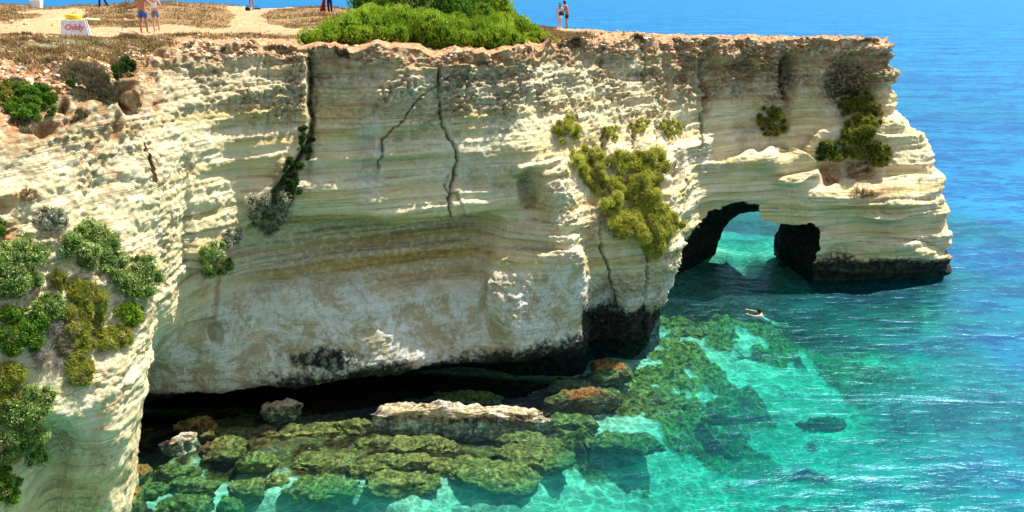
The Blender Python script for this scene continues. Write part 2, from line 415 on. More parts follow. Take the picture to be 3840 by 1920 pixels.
for pts_, wd, dp in cracks:
    jx = PX + 5 * perlin(S, 2.5, 55) + 3.5 * perlin(S, 8, 59); jy = PY + 3 * perlin(S, 2.5, 56)
    d_, s_ = polydist(jx, jy, pts_)
    e = np.exp(-(d_ / (.62 * wd * (.75 + .6 * np.clip(perlin(S, 1.8, 58), -.9, 1)))) ** 2) * (ucol > 5)
    disp -= e * dp
    if wd < 5: disp += np.where(s_ > 0, .09, -.02) * np.exp(-d_ / 26) * (ucol > 5)
    darkc = np.maximum(darkc, e * .75)  # crack shade put into the colour as well as the relief
# --- local hollows / bulges  (x, y, rx, ry, depth+out, soft)
FEAT = [
 (1330,470,24,44,-.75,.45),(1345,515,34,34,-.45,.5),(1388,470,30,50,.38,.5),(1320,430,26,14,.25,.5),
 (2135,215,48,50,-.85,.5),(1990,190,26,50,-.7,.5),(1850,165,50,14,-.35,.5),(1730,200,60,14,-.3,.5),(1590,190,60,14,-.3,.5),
 (2080,440,28,22,-.5,.5),(1345,612,110,12,-.25,.6),(1790,165,25,30,-.3,.5),
 (310,215,35,25,-.3,.5),(325,255,25,30,-.45,.5),(160,270,14,18,-.45,.5),(110,330,22,18,-.35,.5),(290,320,8,30,-.35,.5),
 (395,250,10,40,-.25,.6),(545,845,14,25,-.35,.5),(1540,720,30,60,-.25,.6),(20,520,16,22,-.4,.5),
 (1210,190,110,16,-.22,.6),(1180,150,90,9,-.2,.6),(900,215,70,12,-.15,.6),(1420,580,60,10,-.2,.6),
 (2120,560,60,30,-.2,.5),(2130,640,45,22,-.45,.5),(2240,650,60,18,-.3,.5),(1900,385,30,10,.3,.4),(1960,412,75,20,.8,.3),(2010,455,60,14,.5,.3),(1800,420,60,40,-.25,.6),
 (1640,500,40,90,.25,.6),(1210,700,40,50,.1,.5),
]
for x, y, rx, ry, a, so_ in FEAT:
    disp += a * blob(PX, PY, x, y, rx, ry, so_)
# the big front block: flat face with square edge
blk = inpoly(PX, PY, [(1330,648),(1462,640),(1460,865),(1345,860)]) & (ucol > 12) & (ucol < 15.4)
# darker, water-worn notch where waves reach
notch = np.exp(-((Z - .35) / .35) ** 2) * head
disp -= notch * .35
blkf = smooth(blk.astype(float), 7)
disp = disp * (1 - .65 * blkf) - .12 * blkf
disp *= sstep(-.2, .35, wrow) * .85 + .15
S2 = S + N * disp[..., None]
rimn = (1 - sstep(0, .6, wrow)) * (1 - .8 * (ucol > 25.2))
S2[..., 2] += rimn * (.26 * fbm(S, .8, 3, 130) * (1 - .25 * head) + .10 * perlin(S, 3.5, 131) + .05 * perlin(S, 8, 134) - .08)
S2[..., 1] += rimn * (.35 * fbm(S, .8, 2, 133))
# keep the lowest lips above water
PX2, PY2 = proj(S2)

# --- colour masks
orange = np.clip((1 - sstep(.25, .75, wrow + .35 * fbm(S, .9, 3, 136))) * (1.1 * (ucol > 8) + .9 * (ucol <= 8)) * .9 + left * (1 - sstep(1, 2.2, wrow)) * sstep(-700, 350, 350 - PX) * 1.1, 0, 1) * .9
orange = np.maximum(orange, left * .38 * (1 - sstep(4, 6.5, wrow)) * sstep(-.1, .4, fbm(S, 1.1, 3, 62)))
orange *= 1 - .6 * sstep(330, 480, PX) * (1 - head) * sstep(.12, .45, wrow)
orange = np.maximum(orange, head * .55 * (1 - sstep(.9, 1.7, wrow)))
slope = (1 - sstep(4.0, 6.5, ucol)) * (1 - sstep(.4, 1.9, wrow + .5 * fbm(S, .8, 3, 63)))
orange = np.maximum(orange, slope)
for x, y, rx, ry, a in [(1790,240,9,50,1),(1680,240,8,60,.8),(1985,260,10,50,1),(395,270,10,40,1),(545,740,8,60,.8),(2090,440,30,30,1),(325,255,35,30,1),(160,270,25,25,1),(110,330,30,20,1),(510,700,10,60,.6),(25,620,30,60,.9),(260,640,25,40,.5),(290,320,10,40,1),(2190,480,60,25,.7),(1860,195,90,18,.8),(1700,200,70,14,.8),(2200,400,90,60,.35),(1490,560,20,60,.7),(1560,600,40,60,.3),(250,1180,25,110,.35),(305,960,20,100,.3)]:
    orange = np.maximum(orange, a * blob(PX, PY, x, y, rx, ry, .6))
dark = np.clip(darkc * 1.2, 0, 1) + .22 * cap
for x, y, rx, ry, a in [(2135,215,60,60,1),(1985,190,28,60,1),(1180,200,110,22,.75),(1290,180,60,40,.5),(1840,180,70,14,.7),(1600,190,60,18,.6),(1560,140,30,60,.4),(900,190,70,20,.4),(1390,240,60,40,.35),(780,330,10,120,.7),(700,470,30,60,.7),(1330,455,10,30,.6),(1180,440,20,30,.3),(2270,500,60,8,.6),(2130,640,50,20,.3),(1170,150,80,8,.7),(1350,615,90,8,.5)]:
    dark = np.maximum(dark, a * blob(PX, PY, x, y, rx, ry, .7))  # stains, and shade painted into hollows and under ledges
dark = np.maximum(dark, inA * np.exp(-(fisA / (5 + 7 * sstep(380, 560, PY))) ** 2))  # fissure shade put into the colour
band = sstep(-.1, .4, perlin(SW, (.06, .06, .9), 61))
ochre = np.clip((.15 + .55 * band) * smoothwall, 0, 1) * (1 - .5 * head)
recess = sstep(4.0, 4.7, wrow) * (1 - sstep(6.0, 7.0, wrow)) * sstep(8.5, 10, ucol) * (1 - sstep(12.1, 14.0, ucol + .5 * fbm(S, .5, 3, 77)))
ochre = np.maximum(ochre, recess * .95); dark = np.maximum(dark, recess * .38)  # olive stain, with the overhang's shade painted into the recess
for x, y, rx, ry, a in [(950,500,330,9,1),(900,560,300,18,1),(640,320,130,60,.55),(700,440,110,50,.8),(1180,300,30,60,.6),(860,300,80,90,.55),(1500,690,30,70,.8),(1350,500,24,34,.6),(2000,330,80,60,.5),(2200,290,40,60,.8),(1950,560,120,30,.5),(2200,520,140,14,.9),(1800,470,90,40,.6)]:
    ochre = np.maximum(ochre, a * blob(PX, PY, x, y, rx, ry, .7))
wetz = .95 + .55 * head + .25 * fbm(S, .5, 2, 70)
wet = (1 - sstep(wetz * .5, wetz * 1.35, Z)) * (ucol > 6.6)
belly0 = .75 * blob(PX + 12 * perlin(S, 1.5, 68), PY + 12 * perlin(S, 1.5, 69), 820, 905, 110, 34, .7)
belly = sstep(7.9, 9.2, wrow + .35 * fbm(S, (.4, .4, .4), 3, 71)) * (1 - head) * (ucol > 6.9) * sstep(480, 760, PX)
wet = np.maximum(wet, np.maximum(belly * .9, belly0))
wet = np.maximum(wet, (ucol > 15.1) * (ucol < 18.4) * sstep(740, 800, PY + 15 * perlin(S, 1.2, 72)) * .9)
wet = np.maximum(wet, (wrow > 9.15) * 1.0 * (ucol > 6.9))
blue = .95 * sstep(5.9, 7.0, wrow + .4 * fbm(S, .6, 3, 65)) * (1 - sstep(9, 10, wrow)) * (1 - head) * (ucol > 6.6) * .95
for x, y, rx, ry, a in [(930,390,40,110,.7),(1180,420,120,60,.4),(1900,330,60,40,.5),(1780,420,60,30,.4),(1400,750,60,80,.9),(1400,600,60,20,.3)]:
    blue = np.maximum(blue, a * blob(PX, PY, x, y, rx, ry, .7))
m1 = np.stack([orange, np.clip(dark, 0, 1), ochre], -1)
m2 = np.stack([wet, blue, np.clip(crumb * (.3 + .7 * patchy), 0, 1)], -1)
ARCH = [(1684,716),(1692,680),(1704,650),(1722,612),(1742,585),(1768,553),(1795,527),(1835,514),(1872,511),(1902,515),(1908,535),(1920,552),(1945,560),(1975,566),(2005,562),(2040,562),(2058,572),(2064,600),(2062,626),(2050,640),(2046,680),(2040,735)]
ajx = 7 * perlin(S2, 1.6, 137) + 4 * perlin(S2, 5, 138); ajy = 7 * perlin(S2, 1.6, 139) + 4 * perlin(S2, 5, 141)
keep = ~(inpoly(PX2 + ajx, PY2 + ajy, ARCH + [(2040,900),(1684,900)]) & (ucol > 18.6) & (ucol < 24))
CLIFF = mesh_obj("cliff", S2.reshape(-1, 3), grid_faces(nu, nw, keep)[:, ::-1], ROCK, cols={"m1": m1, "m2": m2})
tag(CLIFF, "craggy cream limestone cliff with horizontal strata dropping into the sea", None, kind='structure')

# --- sea-arch passage
EXIT = [(1800,640),(1806,612),(1812,600),(1820,575),(1836,556),(1858,540),(1884,533),(1908,532),(1922,543),(1940,556),(1962,565),(1958,580),(1948,592),(1946,612),(1946,640)]
def ring(poly, Y, n, close_z=None):
    P = np.array([U(x, y, Y) for x, y in poly]); L = np.concatenate([[0], np.cumsum(np.linalg.norm(np.diff(P, axis=0), axis=1))])
    return np.stack([np.interp(np.linspace(0, L[-1], n), L, P[:, k]) for k in range(3)], -1)
na, nb = 260, 150
RF = ring([(x + (-11 if x < 1850 else 12), y - 11) for x, y in ARCH], 39.75, na); RB = ring(EXIT, 46.6, na)
tt = np.linspace(0, 1, nb)[None, :, None]
prof = tt ** .8
T = RF[:, None] * (1 - prof) + RB[:, None] * prof
T[0:, :, 2] = T[:, :, 2]
cen = T.mean(0, keepdims=True); out_ = T - cen; out_ /= np.linalg.norm(out_, axis=2, keepdims=True) + 1e-6
dn = (.35 * fbm(T, .6, 3, 80) + .12 * perlin(T, 3, 81)) * np.sin(np.pi * tt[..., 0]) ** .7 + .05 * perlin(T, 3, 82)
bulge = .5 * np.sin(np.pi * tt[..., 0])
T = T + out_ * (dn + bulge)[..., None]
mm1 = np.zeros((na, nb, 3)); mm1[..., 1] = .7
mm2 = np.zeros((na, nb, 3)); mm2[..., 0] = np.clip(1.1 - .10 * T[..., 2], 0, 1); mm2[..., 2] = .5  # wet base, with the passage's shade painted into both masks
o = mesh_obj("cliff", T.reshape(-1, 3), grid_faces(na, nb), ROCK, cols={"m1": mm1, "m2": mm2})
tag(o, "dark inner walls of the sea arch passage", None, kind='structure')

# ---------------------------------------------------------------- plateau
def interp_line(xs, tab):
    tab = np.array(tab, float)
    return [np.interp(xs, tab[:, 0], tab[:, k]) for k in range(1, tab.shape[1])]
top = S2[:, 0]
gi = np.arange(0, nu, 3)
gi = gi[ucol[gi, 0] <= 27]
topg = top[gi]; tpx = PX2[gi, 0]
MID = [(-700,80,30),(0,76,34),(350,82,38),(600,80,38),(800,78,39),(1000,82,40),(1400,82,44),(1480,84,44),(1560,88,42.5),(1620,90.5,43),(1700,92,44),(1850,94,44.5),(1900,94,44.5),(2000,95,44.8),(2150,94,45),(2216,99,45.1)]
FAR = [(-700,16,50),(0,14,62),(100,21,64),(167,17,64),(300,15,62),(367,11,60),(433,12,60),(567,16,64),(667,22,60),(767,25,60),(833,20,58),(900,28,58),(1100,40,58),(1400,70,55),(1470,77,54),(1530,84,52),(1600,88,50),(1700,91,48),(1900,93,47),(2000,94,46.8),(2100,94,46.7),(2216,97.5,46.5)]
my, mY = interp_line(tpx, MID); fy, fY = interp_line(tpx, FAR)
mid = np.stack([U(a, b_, c_) for a, b_, c_ in zip(tpx, my, mY)]); far = np.stack([U(a, b_, c_) for a, b_, c_ in zip(tpx, fy, fY)])
ng = 150
gt = np.linspace(0, 2, ng) ** 1.0
G3 = hermite(np.stack([topg, mid, far]), np.array([0, 1, 2.0]), gt)       # (ng, n, 3)
fade = sstep(0, .12, gt)[:, None]
ends = np.minimum(1, (far[:, 1] - topg[:, 1]) / 10)[None, :]
gx, gy = proj(G3)
dunes = 0
G3[..., 2] += fade * (gx > 1450) * .16 * fbm(G3, 1.3, 3, 97)
for x, y, rx, ry, a in [(270,38,130,18,.35),(470,35,120,22,.35),(90,50,90,14,.2),(700,42,90,12,.25),(800,30,90,12,.2),(40,25,70,10,.2)]:
    dunes = dunes + a * blob(gx, gy, x, y, rx, ry, .8)
G3[..., 2] += fade * ends * (.05 * fbm(G3, .6, 3, 90) + .05 * perlin(G3, 2.5, 93) + dunes)
G3[..., 2] += fade * .03 * perlin(G3, 5, 92)
sand = np.zeros(gx.shape)
for poly in ([(-200,66),(0,66),(110,54),(190,42),(215,42),(150,66),(230,72),(330,72),(420,66),(520,76),(620,74),(610,50),(590,30),(670,28),(640,50),(720,74),(850,76),(850,86),(560,82),(430,86),(330,88),(140,92),(0,84),(-200,84)],
             [(575,20),(720,26),(740,32),(670,36),(630,55),(690,72),(590,72),(610,50)], [(40,40),(150,33),(220,40),(130,50)], [(1400,60),(2300,60),(2300,130),(1560,105),(1400,75)]):
    sand = np.maximum(sand, inpoly(gx + 10 * perlin(G3, .5, 94), gy + 3 * perlin(G3, .5, 95), poly) * 1.0)
sand = smooth(smooth(sand, 1), 1)
green = blob(gx, gy, 150, 110, 260, 16, .8)
def ground_material():
    m, nt, out = newmat("dry_ground"); b = NB(nt)
    geo = b.n("ShaderNodeNewGeometry"); P = geo.outputs['Position']; a = b.sep("m1")
    n = b.noise(P, .9, 6, .65); n2 = b.noise(P, 6, 6, .7)
    earth = b.mix(b.ramp(n, .4, .62), (.30, .13, .05), (.34, .21, .10))
    grass = b.mix(b.ramp(n2, .4, .6), (.20, .13, .055), (.33, .24, .12))
    c = b.mix(b.ramp(n, .42, .6), grass, earth)
    c = b.mix(a[1], c, b.mix(b.ramp(n2, .4, .6), (.16, .16, .07), (.30, .27, .15)))
    sandc = b.mix(b.ramp(n2, .35, .65), (.44, .27, .13), (.58, .40, .23))
    c = b.mix(b.ramp(b.math('ADD', a[0], b.math('MULTIPLY', b.math('SUBTRACT', b.noise(P, 1.8, 7, .75), .5), 1.8)), .40, .70), c, sandc)
    c = b.mix(a[2], c, b.mix(b.ramp(n2, .38, .6), (.36, .15, .06), (.62, .40, .23)))
    bs = b.n("ShaderNodeBsdfPrincipled"); b.l(c, bs.inputs['Base Color']); bs.inputs['Roughness'].default_value = .95
    bs.inputs['Specular IOR Level'].default_value = .1
    bp = b.n("ShaderNodeBump"); bp.inputs['Strength'].default_value = .8; bp.inputs['Distance'].default_value = .25
    b.l(n2, bp.inputs['Height']); b.l(bp.outputs[0], bs.inputs['Normal']); b.l(bs.outputs[0], out.inputs[0])
    return m
GROUND_M = ground_material()
gm = np.stack([sand, green, 0 * sand], -1)
pink = ((gx > 430) & (gy > 96)).astype(float) * (gx < 3000); pink = np.maximum(pink, (gx > 1470) * 1.0)
gm[..., 2] = pink
GV = np.swapaxes(G3, 0, 1); gmm = np.swapaxes(gm, 0, 1)
GROUND = mesh_obj("ground", GV.reshape(-1, 3), grid_faces(GV.shape[0], ng), GROUND_M, cols={"m1": gmm})
tag(GROUND, "dry sandy plateau with brown grass on top of the cliff", None, kind='structure')
# seaward wall of the plateau
FL = G3[-1]                                                # far line
nb2 = 90
tz = np.linspace(0, 1, nb2)[None, :]
BW = np.repeat(FL[:, None, :], nb2, 1)
BW[..., 2] = FL[:, None, 2] * (1 - tz) - 3 * tz
BW[..., 1] += .9 * tz ** .7
BW[..., 1] += sstep(0, .1, tz) * (.35 * fbm(BW, .5, 3, 100) + .1 * perlin(BW, 3, 101))
bx, by = proj(BW)
kb = ~(inpoly(bx, by, EXIT + [(1946,900),(1800,900)]) & (BW[..., 1] < 50))
bm1 = np.zeros(BW.shape); bm1[..., 2] = .3
bm2 = np.zeros(BW.shape); bm2[..., 0] = 1 - sstep(.4, 1.6, BW[..., 2]); bm2[..., 2] = .4
o = mesh_obj("cliff", BW.reshape(-1, 3), grid_faces(BW.shape[0], nb2, kb), ROCK, cols={"m1": bm1, "m2": bm2})
tag(o, "seaward cliff face behind the plateau", None, kind='structure')
for p_ in (GV, BW): pass
# rim ring joining the passage to the back wall is covered by the passage itself

# ---------------------------------------------------------------- seabed and sea
DEP = [(330,1200,1.0),(500,1100,.4),(420,1230,1.1),(520,1170,.9),(640,1165,.9),(700,1240,1.4),(700,1000,.4),(900,1262,1.7),(600,1290,1.5),(700,1100,.4),(900,1120,.4),(1100,1130,.45),(1300,1130,.6),(1000,1180,.6),(700,1190,.5),(1250,1180,.8),(1400,1260,2.0),(1200,1020,.8),(1200,1258,1.8),(1500,1000,.9),(1500,1200,1.8),(1700,1200,2.8),(2000,1250,4.2),(2300,1280,6),(2576,1200,8),
       (1700,850,1.1),(1900,850,1.9),(1750,740,1.2),(2100,900,2.7),(2200,780,3.0),(2400,900,6),(2500,760,9),(2300,720,3.5),(2576,900,10),(2450,650,12),(1880,660,2.5),(1880,600,5),(2576,500,25),(2300,1050,5),(2050,1020,3.2),
       (1500,880,.9)]
DP = np.array([US(x, y, 0)[:2] for x, y, d in DEP] + [[-12, 5], [5, 5], [30, 8], [50, 30], [60, 60], [20, 80], [-40, 90], [120, 120], [7, 40], [9, 43], [12, 41], [12, 44.5], [16, 43], [16, 46], [20, 44], [23, 45], [10, 47], [13, 49], [17, 49], [12, 54], [18, 56]])
DD = np.array([d for _, _, d in DEP] + [1.5, 4, 12, 20, 28, 26, 22, 45, .9, .9, .9, .9, .9, .9, 1.0, 1.4, 1.0, 1.3, 1.6, 2.4, 4])
def depth(X, Y):
    shp = X.shape; q = np.stack([X.ravel(), Y.ravel()], -1)
    out = np.zeros(len(q))
    for i in range(0, len(q), 20000):
        d2 = ((q[i:i + 20000, None] - DP[None]) ** 2).sum(-1) + .15
        ww = d2 ** -2.0
        out[i:i + 20000] = (ww * DD).sum(-1) / ww.sum(-1)
    return out.reshape(shp)
xs = np.concatenate([np.linspace(-60, -18, 40, endpoint=False), np.linspace(-18, 40, 560, endpoint=False), np.linspace(40, 200, 60)])
ys = np.concatenate([np.linspace(4, 16, 30, endpoint=False), np.linspace(16, 50, 420, endpoint=False), np.linspace(50, 220, 60)])
BX, BY = np.meshgrid(xs, ys, indexing='ij')
BD = depth(BX, BY)
BP = np.stack([BX, BY, -BD], -1)
sx, sy = proj(np.stack([BX, BY, 0 * BX], -1))
ALG = [(1850,745,210,26),(1950,800,60,20),(1720,750,60,35),(1800,770,70,30),(1700,830,70,50),(1790,860,60,30),(1560,950,120,50),(1700,960,110,70),(1640,900,110,40),(1800,1000,110,35),(1960,1010,110,28),(2080,1020,70,18),(2200,760,140,30),(2080,740,80,22),(1960,760,60,14),(2230,800,120,30),(1420,1060,90,30),(1480,930,110,30),(1850,920,90,30),(1900,990,120,20),(2060,1080,90,10),(1760,1200,200,50),(1960,1180,120,40),(1650,1250,120,40),(1850,1270,150,20),(2010,1130,100,12)]
alg = np.zeros(sx.shape)
for x, y, rx, ry in ALG: alg = np.maximum(alg, blob(sx, sy, x, y, rx, ry, .6))
pn = fbm(BP * np.array([1, 1, 0]) , .55, 4, 110, .65)
alg = sstep(.3, .75, alg * 1.0 + pn * (.75 + .45 * sstep(1040, 1120, sy)) * sstep(1450, 1600, sx) + .10 * sstep(1550, 1750, sx) - .10)
alg *= 1 - .55 * sstep(1120, 1200, sy) * (sx < 1450)
shore = 1 - sstep(.5, 1.15, BD + .3 * pn)
reef = np.clip(alg + .0 * shore, 0, 1)
BP[..., 2] += reef * .35 * (.6 + fbm(BP, 1.2, 3, 115)) + .06 * fbm(BP, 1.1, 2, 120)
BP[..., 2] = np.minimum(BP[..., 2], -.12)
def seabed_material():
    m, nt, out = newmat("seabed_sand"); b = NB(nt)
    geo = b.n("ShaderNodeNewGeometry"); P = geo.outputs['Position']; a = b.sep("m1")
    n2 = b.noise(P, 5, 6, .7); n3 = b.noise(P, 1.2, 5, .6)
    sandc = b.mix(b.ramp(n3, .35, .65), (.27, .35, .26), (.42, .50, .37))
    alg_shade_c = b.mix(b.ramp(n2, .38, .62), (.03, .04, .01), (.28, .26, .06))
    alg_shade_c = b.mix(a[1], alg_shade_c, b.mix(b.ramp(n2, .4, .6), (.10, .035, .012), (.24, .16, .05)))
    alg_shade_c = b.mix(a[2], alg_shade_c, b.mix(b.ramp(n2, .4, .65), (.010, .008, .006), (.05, .025, .012)))  # near-black painted shade, under the overhang and between rocks
    f = b.ramp(b.math('ADD', a[0], b.math('MULTIPLY', b.math('SUBTRACT', n2, .5), .7)), .3, .65)
    c = b.mix(f, sandc, alg_shade_c)
    bs = b.n("ShaderNodeBsdfDiffuse"); b.l(c, bs.inputs['Color'])
    bp = b.n("ShaderNodeBump"); bp.inputs['Strength'].default_value = .7; bp.inputs['Distance'].default_value = .3
    b.l(n2, bp.inputs['Height']); b.l(bp.outputs[0], bs.inputs['Normal']); b.l(bs.outputs[0], out.inputs[0])
    return m
SEABED_M = seabed_material()
deepshade = np.maximum(blob(sx, sy, 950, 960, 640, 70, .3), blob(sx, sy, 400, 1040, 140, 40, .5)) * (sy < 1045 + 10 * pn)  # shade strip under the overhang, painted onto the seabed
redz = blob(sx, sy, 480, 1080, 240, 45, .6) * .9
redz = np.maximum(redz, blob(sx, sy, 1400, 960, 260, 30, .6) * .7)
rocky = blob(sx, sy, 880, 1075, 640, 82, .35) * (.62 + .8 * sstep(-.2, .4, fbm(BP * np.array([1, 1, 0]), 1.1, 3, 118)))
alg_shade = np.maximum(np.maximum(reef, np.maximum(np.clip(rocky, 0, 1), deepshade)), np.maximum(redz, blob(sx, sy, 900, 985, 520, 60, .4) * .9))
sb = mesh_obj("seabed", BP.reshape(-1, 3), grid_faces(len(xs), len(ys)), SEABED_M, cols={"m1": np.stack([alg_shade, redz, np.maximum(deepshade, .95 * np.clip(rocky, 0, 1))], -1)})  # third channel: painted shade, also filling the gaps between rocks
tag(sb, "pale sandy seabed with dark green weed patches", None, kind='structure')

wx = np.concatenate([-np.geomspace(40000, 60, 40), np.linspace(-59, 60, 240), np.geomspace(62, 40000, 40)])
wy = np.concatenate([[-200, -50, 0], np.linspace(5, 80, 200), np.geomspace(82, 60000, 60)])
WX, WY = np.meshgrid(wx, wy, indexing='ij')
WD = depth(np.clip(WX, -60, 300), np.clip(WY, 4, 300))
WD = np.where((np.abs(WX) > 190) | (WY > 210) | (WY < 4) | (WX < -58), 60, WD)
def water_material():
    m, nt, out = newmat("sea_water"); b = NB(nt)
    geo = b.n("ShaderNodeNewGeometry"); P = geo.outputs['Position']
    dep = b.sep("depth")
    body_f = dep[0]
    # ripples: elongated across the wind
    rot = b.n("ShaderNodeMapping"); b.l(P, rot.inputs[0]); rot.inputs['Rotation'].default_value = (0, 0, math.radians(22)); rot.inputs['Scale'].default_value = (.55, 1.35, 1)
    R = rot.outputs[0]
    w0 = b.noise(R, .13, 4, .6, .5); w1 = b.noise(R, .55, 3, .5, .4); w2 = b.noise(R, 1.9, 4, .6, .6); w3 = b.noise(R, 6.5, 3, .6, .3)
    h = b.math('ADD', b.math('ADD', b.math('MULTIPLY', w0, 1.4), b.math('MULTIPLY', w1, .50)), b.math('ADD', b.math('MULTIPLY', w2, .20), b.math('MULTIPLY', w3, .045)))
    bp = b.n("ShaderNodeBump"); bp.inputs['Strength'].default_value = 1.0; bp.inputs['Distance'].default_value = .36
    b.l(h, bp.inputs['Height']); NRM = bp.outputs[0]
    # wave-focused light, painted into the surface tint as a bright net
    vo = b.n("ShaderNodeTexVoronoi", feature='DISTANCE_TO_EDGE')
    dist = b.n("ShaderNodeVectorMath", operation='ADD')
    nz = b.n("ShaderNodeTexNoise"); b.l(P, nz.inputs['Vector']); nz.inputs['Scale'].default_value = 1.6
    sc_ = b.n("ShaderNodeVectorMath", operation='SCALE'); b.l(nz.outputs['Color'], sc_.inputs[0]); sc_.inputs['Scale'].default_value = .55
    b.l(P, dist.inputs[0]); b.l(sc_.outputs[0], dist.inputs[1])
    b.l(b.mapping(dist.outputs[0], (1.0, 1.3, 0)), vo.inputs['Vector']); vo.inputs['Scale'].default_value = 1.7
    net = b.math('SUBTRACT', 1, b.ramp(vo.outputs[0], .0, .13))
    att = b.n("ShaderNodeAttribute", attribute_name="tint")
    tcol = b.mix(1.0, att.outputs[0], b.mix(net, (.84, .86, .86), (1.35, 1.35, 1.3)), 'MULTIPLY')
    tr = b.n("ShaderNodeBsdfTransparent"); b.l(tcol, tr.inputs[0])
    body = b.n("ShaderNodeBsdfDiffuse"); 
    bc = b.mix(dep[1], (.0, .19, .20), (.003, .115, .28))
    bc = b.mix(b.ramp(b.math('ADD', b.math('ADD', b.math('MULTIPLY', w0, .25), b.math('MULTIPLY', b.noise(R, .035, 6, .8), .25)), b.math('ADD', b.math('MULTIPLY', w2, .28), b.math('MULTIPLY', w1, .22))), .455, .545), b.mix(1.0, bc, (.35, .52, .72), 'MULTIPLY'), b.mix(1.0, bc, (1.6, 1.45, 1.15), 'MULTIPLY'))  # ripple light and dark painted into the body colour
    b.l(bc, body.inputs[0]); b.l(NRM, body.inputs['Normal'])
    mx = b.n("ShaderNodeMixShader"); b.l(body_f, mx.inputs[0]); b.l(tr.outputs[0], mx.inputs[1]); b.l(body.outputs[0], mx.inputs[2])
    gl = b.n("ShaderNodeBsdfGlossy"); gl.inputs['Roughness'].default_value = .27; gl.inputs['Color'].default_value = (.27, .50, .76, 1); b.l(NRM, gl.inputs['Normal'])
    fr = b.n("ShaderNodeFresnel"); fr.inputs[0].default_value = 1.33; b.l(NRM, fr.inputs['Normal'])
    mx2 = b.n("ShaderNodeMixShader"); b.l(b.math('MINIMUM', fr.outputs[0], .24), mx2.inputs[0]); b.l(mx.outputs[0], mx2.inputs[1]); b.l(gl.outputs[0], mx2.inputs[2])
    b.l(mx2.outputs[0], out.inputs[0])
    return m
WATER_M = water_material()
bodyf = 1 - np.exp(-.11 * np.maximum(WD - .9, 0.0))
bodyf = np.clip(bodyf, 0, 1)
deepf = sstep(3, 12, WD)
tint = np.exp(-np.maximum(WD - .1, .38)[..., None] * np.array([.70, .07, .10]) * .9)
WV = np.stack([WX, WY, 0 * WX], -1)
sea = mesh_obj("sea", WV.reshape(-1, 3), grid_faces(len(wx), len(wy)), WATER_M, cols={"depth": np.stack([bodyf, deepf, 0 * deepf], -1), "tint": tint})
tag(sea, "clear turquoise sea turning deep blue offshore", None, kind='structure')
#==STAGE2==
# ================================================================ lookups
fm = (ucol[:, 0] <= 26.5)
F_S = S2[fm]; F_N = N[fm]; F_X = PX2[fm]; F_Y = PY2[fm]
FXf, FYf, FSf, FNf = F_X.ravel(), F_Y.ravel(), F_S.reshape(-1, 3), F_N.reshape(-1, 3)
def surf(x, y):
    d = (FXf - x) ** 2 + (FYf - y) ** 2
    c = np.where(d < max(36, d.min() * 1.5 + 1))[0]
    i = c[np.argmin(FSf[c, 1])]
    return FSf[i].astype(float), FNf[i].astype(float)
GXf, GYf, GPf = *[q.ravel() for q in proj(G3)], G3.reshape(-1, 3)
def ground_at(x, y):
    i = np.argmin((GXf - x) ** 2 + 4 * (GYf - y) ** 2)
    return GPf[i].astype(float)
def mpv(P):                                # metres per survey unit at a point
    return (P[1] * CT + (EYE - P[2]) * ST) / FPX / K

# ================================================================ vegetation
def leaf_material(name, transl=.3):
    m, nt, out = newmat(name); b = NB(nt)
    a = b.n("ShaderNodeAttribute", attribute_name="lc")
    df = b.n("ShaderNodeBsdfDiffuse"); tl = b.n("ShaderNodeBsdfTranslucent")
    b.l(a.outputs[0], df.inputs[0]); b.l(a.outputs[0], tl.inputs[0])
    mx = b.n("ShaderNodeMixShader"); mx.inputs[0].default_value = transl
    b.l(df.outputs[0], mx.inputs[1]); b.l(tl.outputs[0], mx.inputs[2]); b.l(mx.outputs[0], out.inputs[0])
    return m
LEAF = leaf_material("foliage"); TWIG = leaf_material("twigs", 0.0)
PAL = {
 'dark':   [(.020,.050,.012), (.050,.105,.020), (.075,.14,.03)],
 'green':  [(.03,.09,.012), (.12,.24,.025), (.30,.42,.06)],
 'bright': [(.05,.12,.01), (.27,.41,.03), (.62,.70,.10)],
 'mat':    [(.22,.23,.03), (.50,.50,.07), (.72,.70,.18)],
 'olive':  [(.07,.08,.015), (.24,.25,.035), (.46,.44,.08)],
 'flower': [(.07,.14,.03), (.26,.36,.08), (.74,.80,.36)],
 'pale':   [(.14,.16,.08), (.42,.42,.28), (.80,.76,.64)],
 'grey':   [(.16,.13,.11), (.30,.26,.23), (.42,.38,.33)],
 'dry':    [(.14,.08,.035), (.28,.19,.08), (.40,.30,.15)],
 'spiky':  [(.12,.15,.02), (.32,.34,.05), (.50,.44,.12)],
}
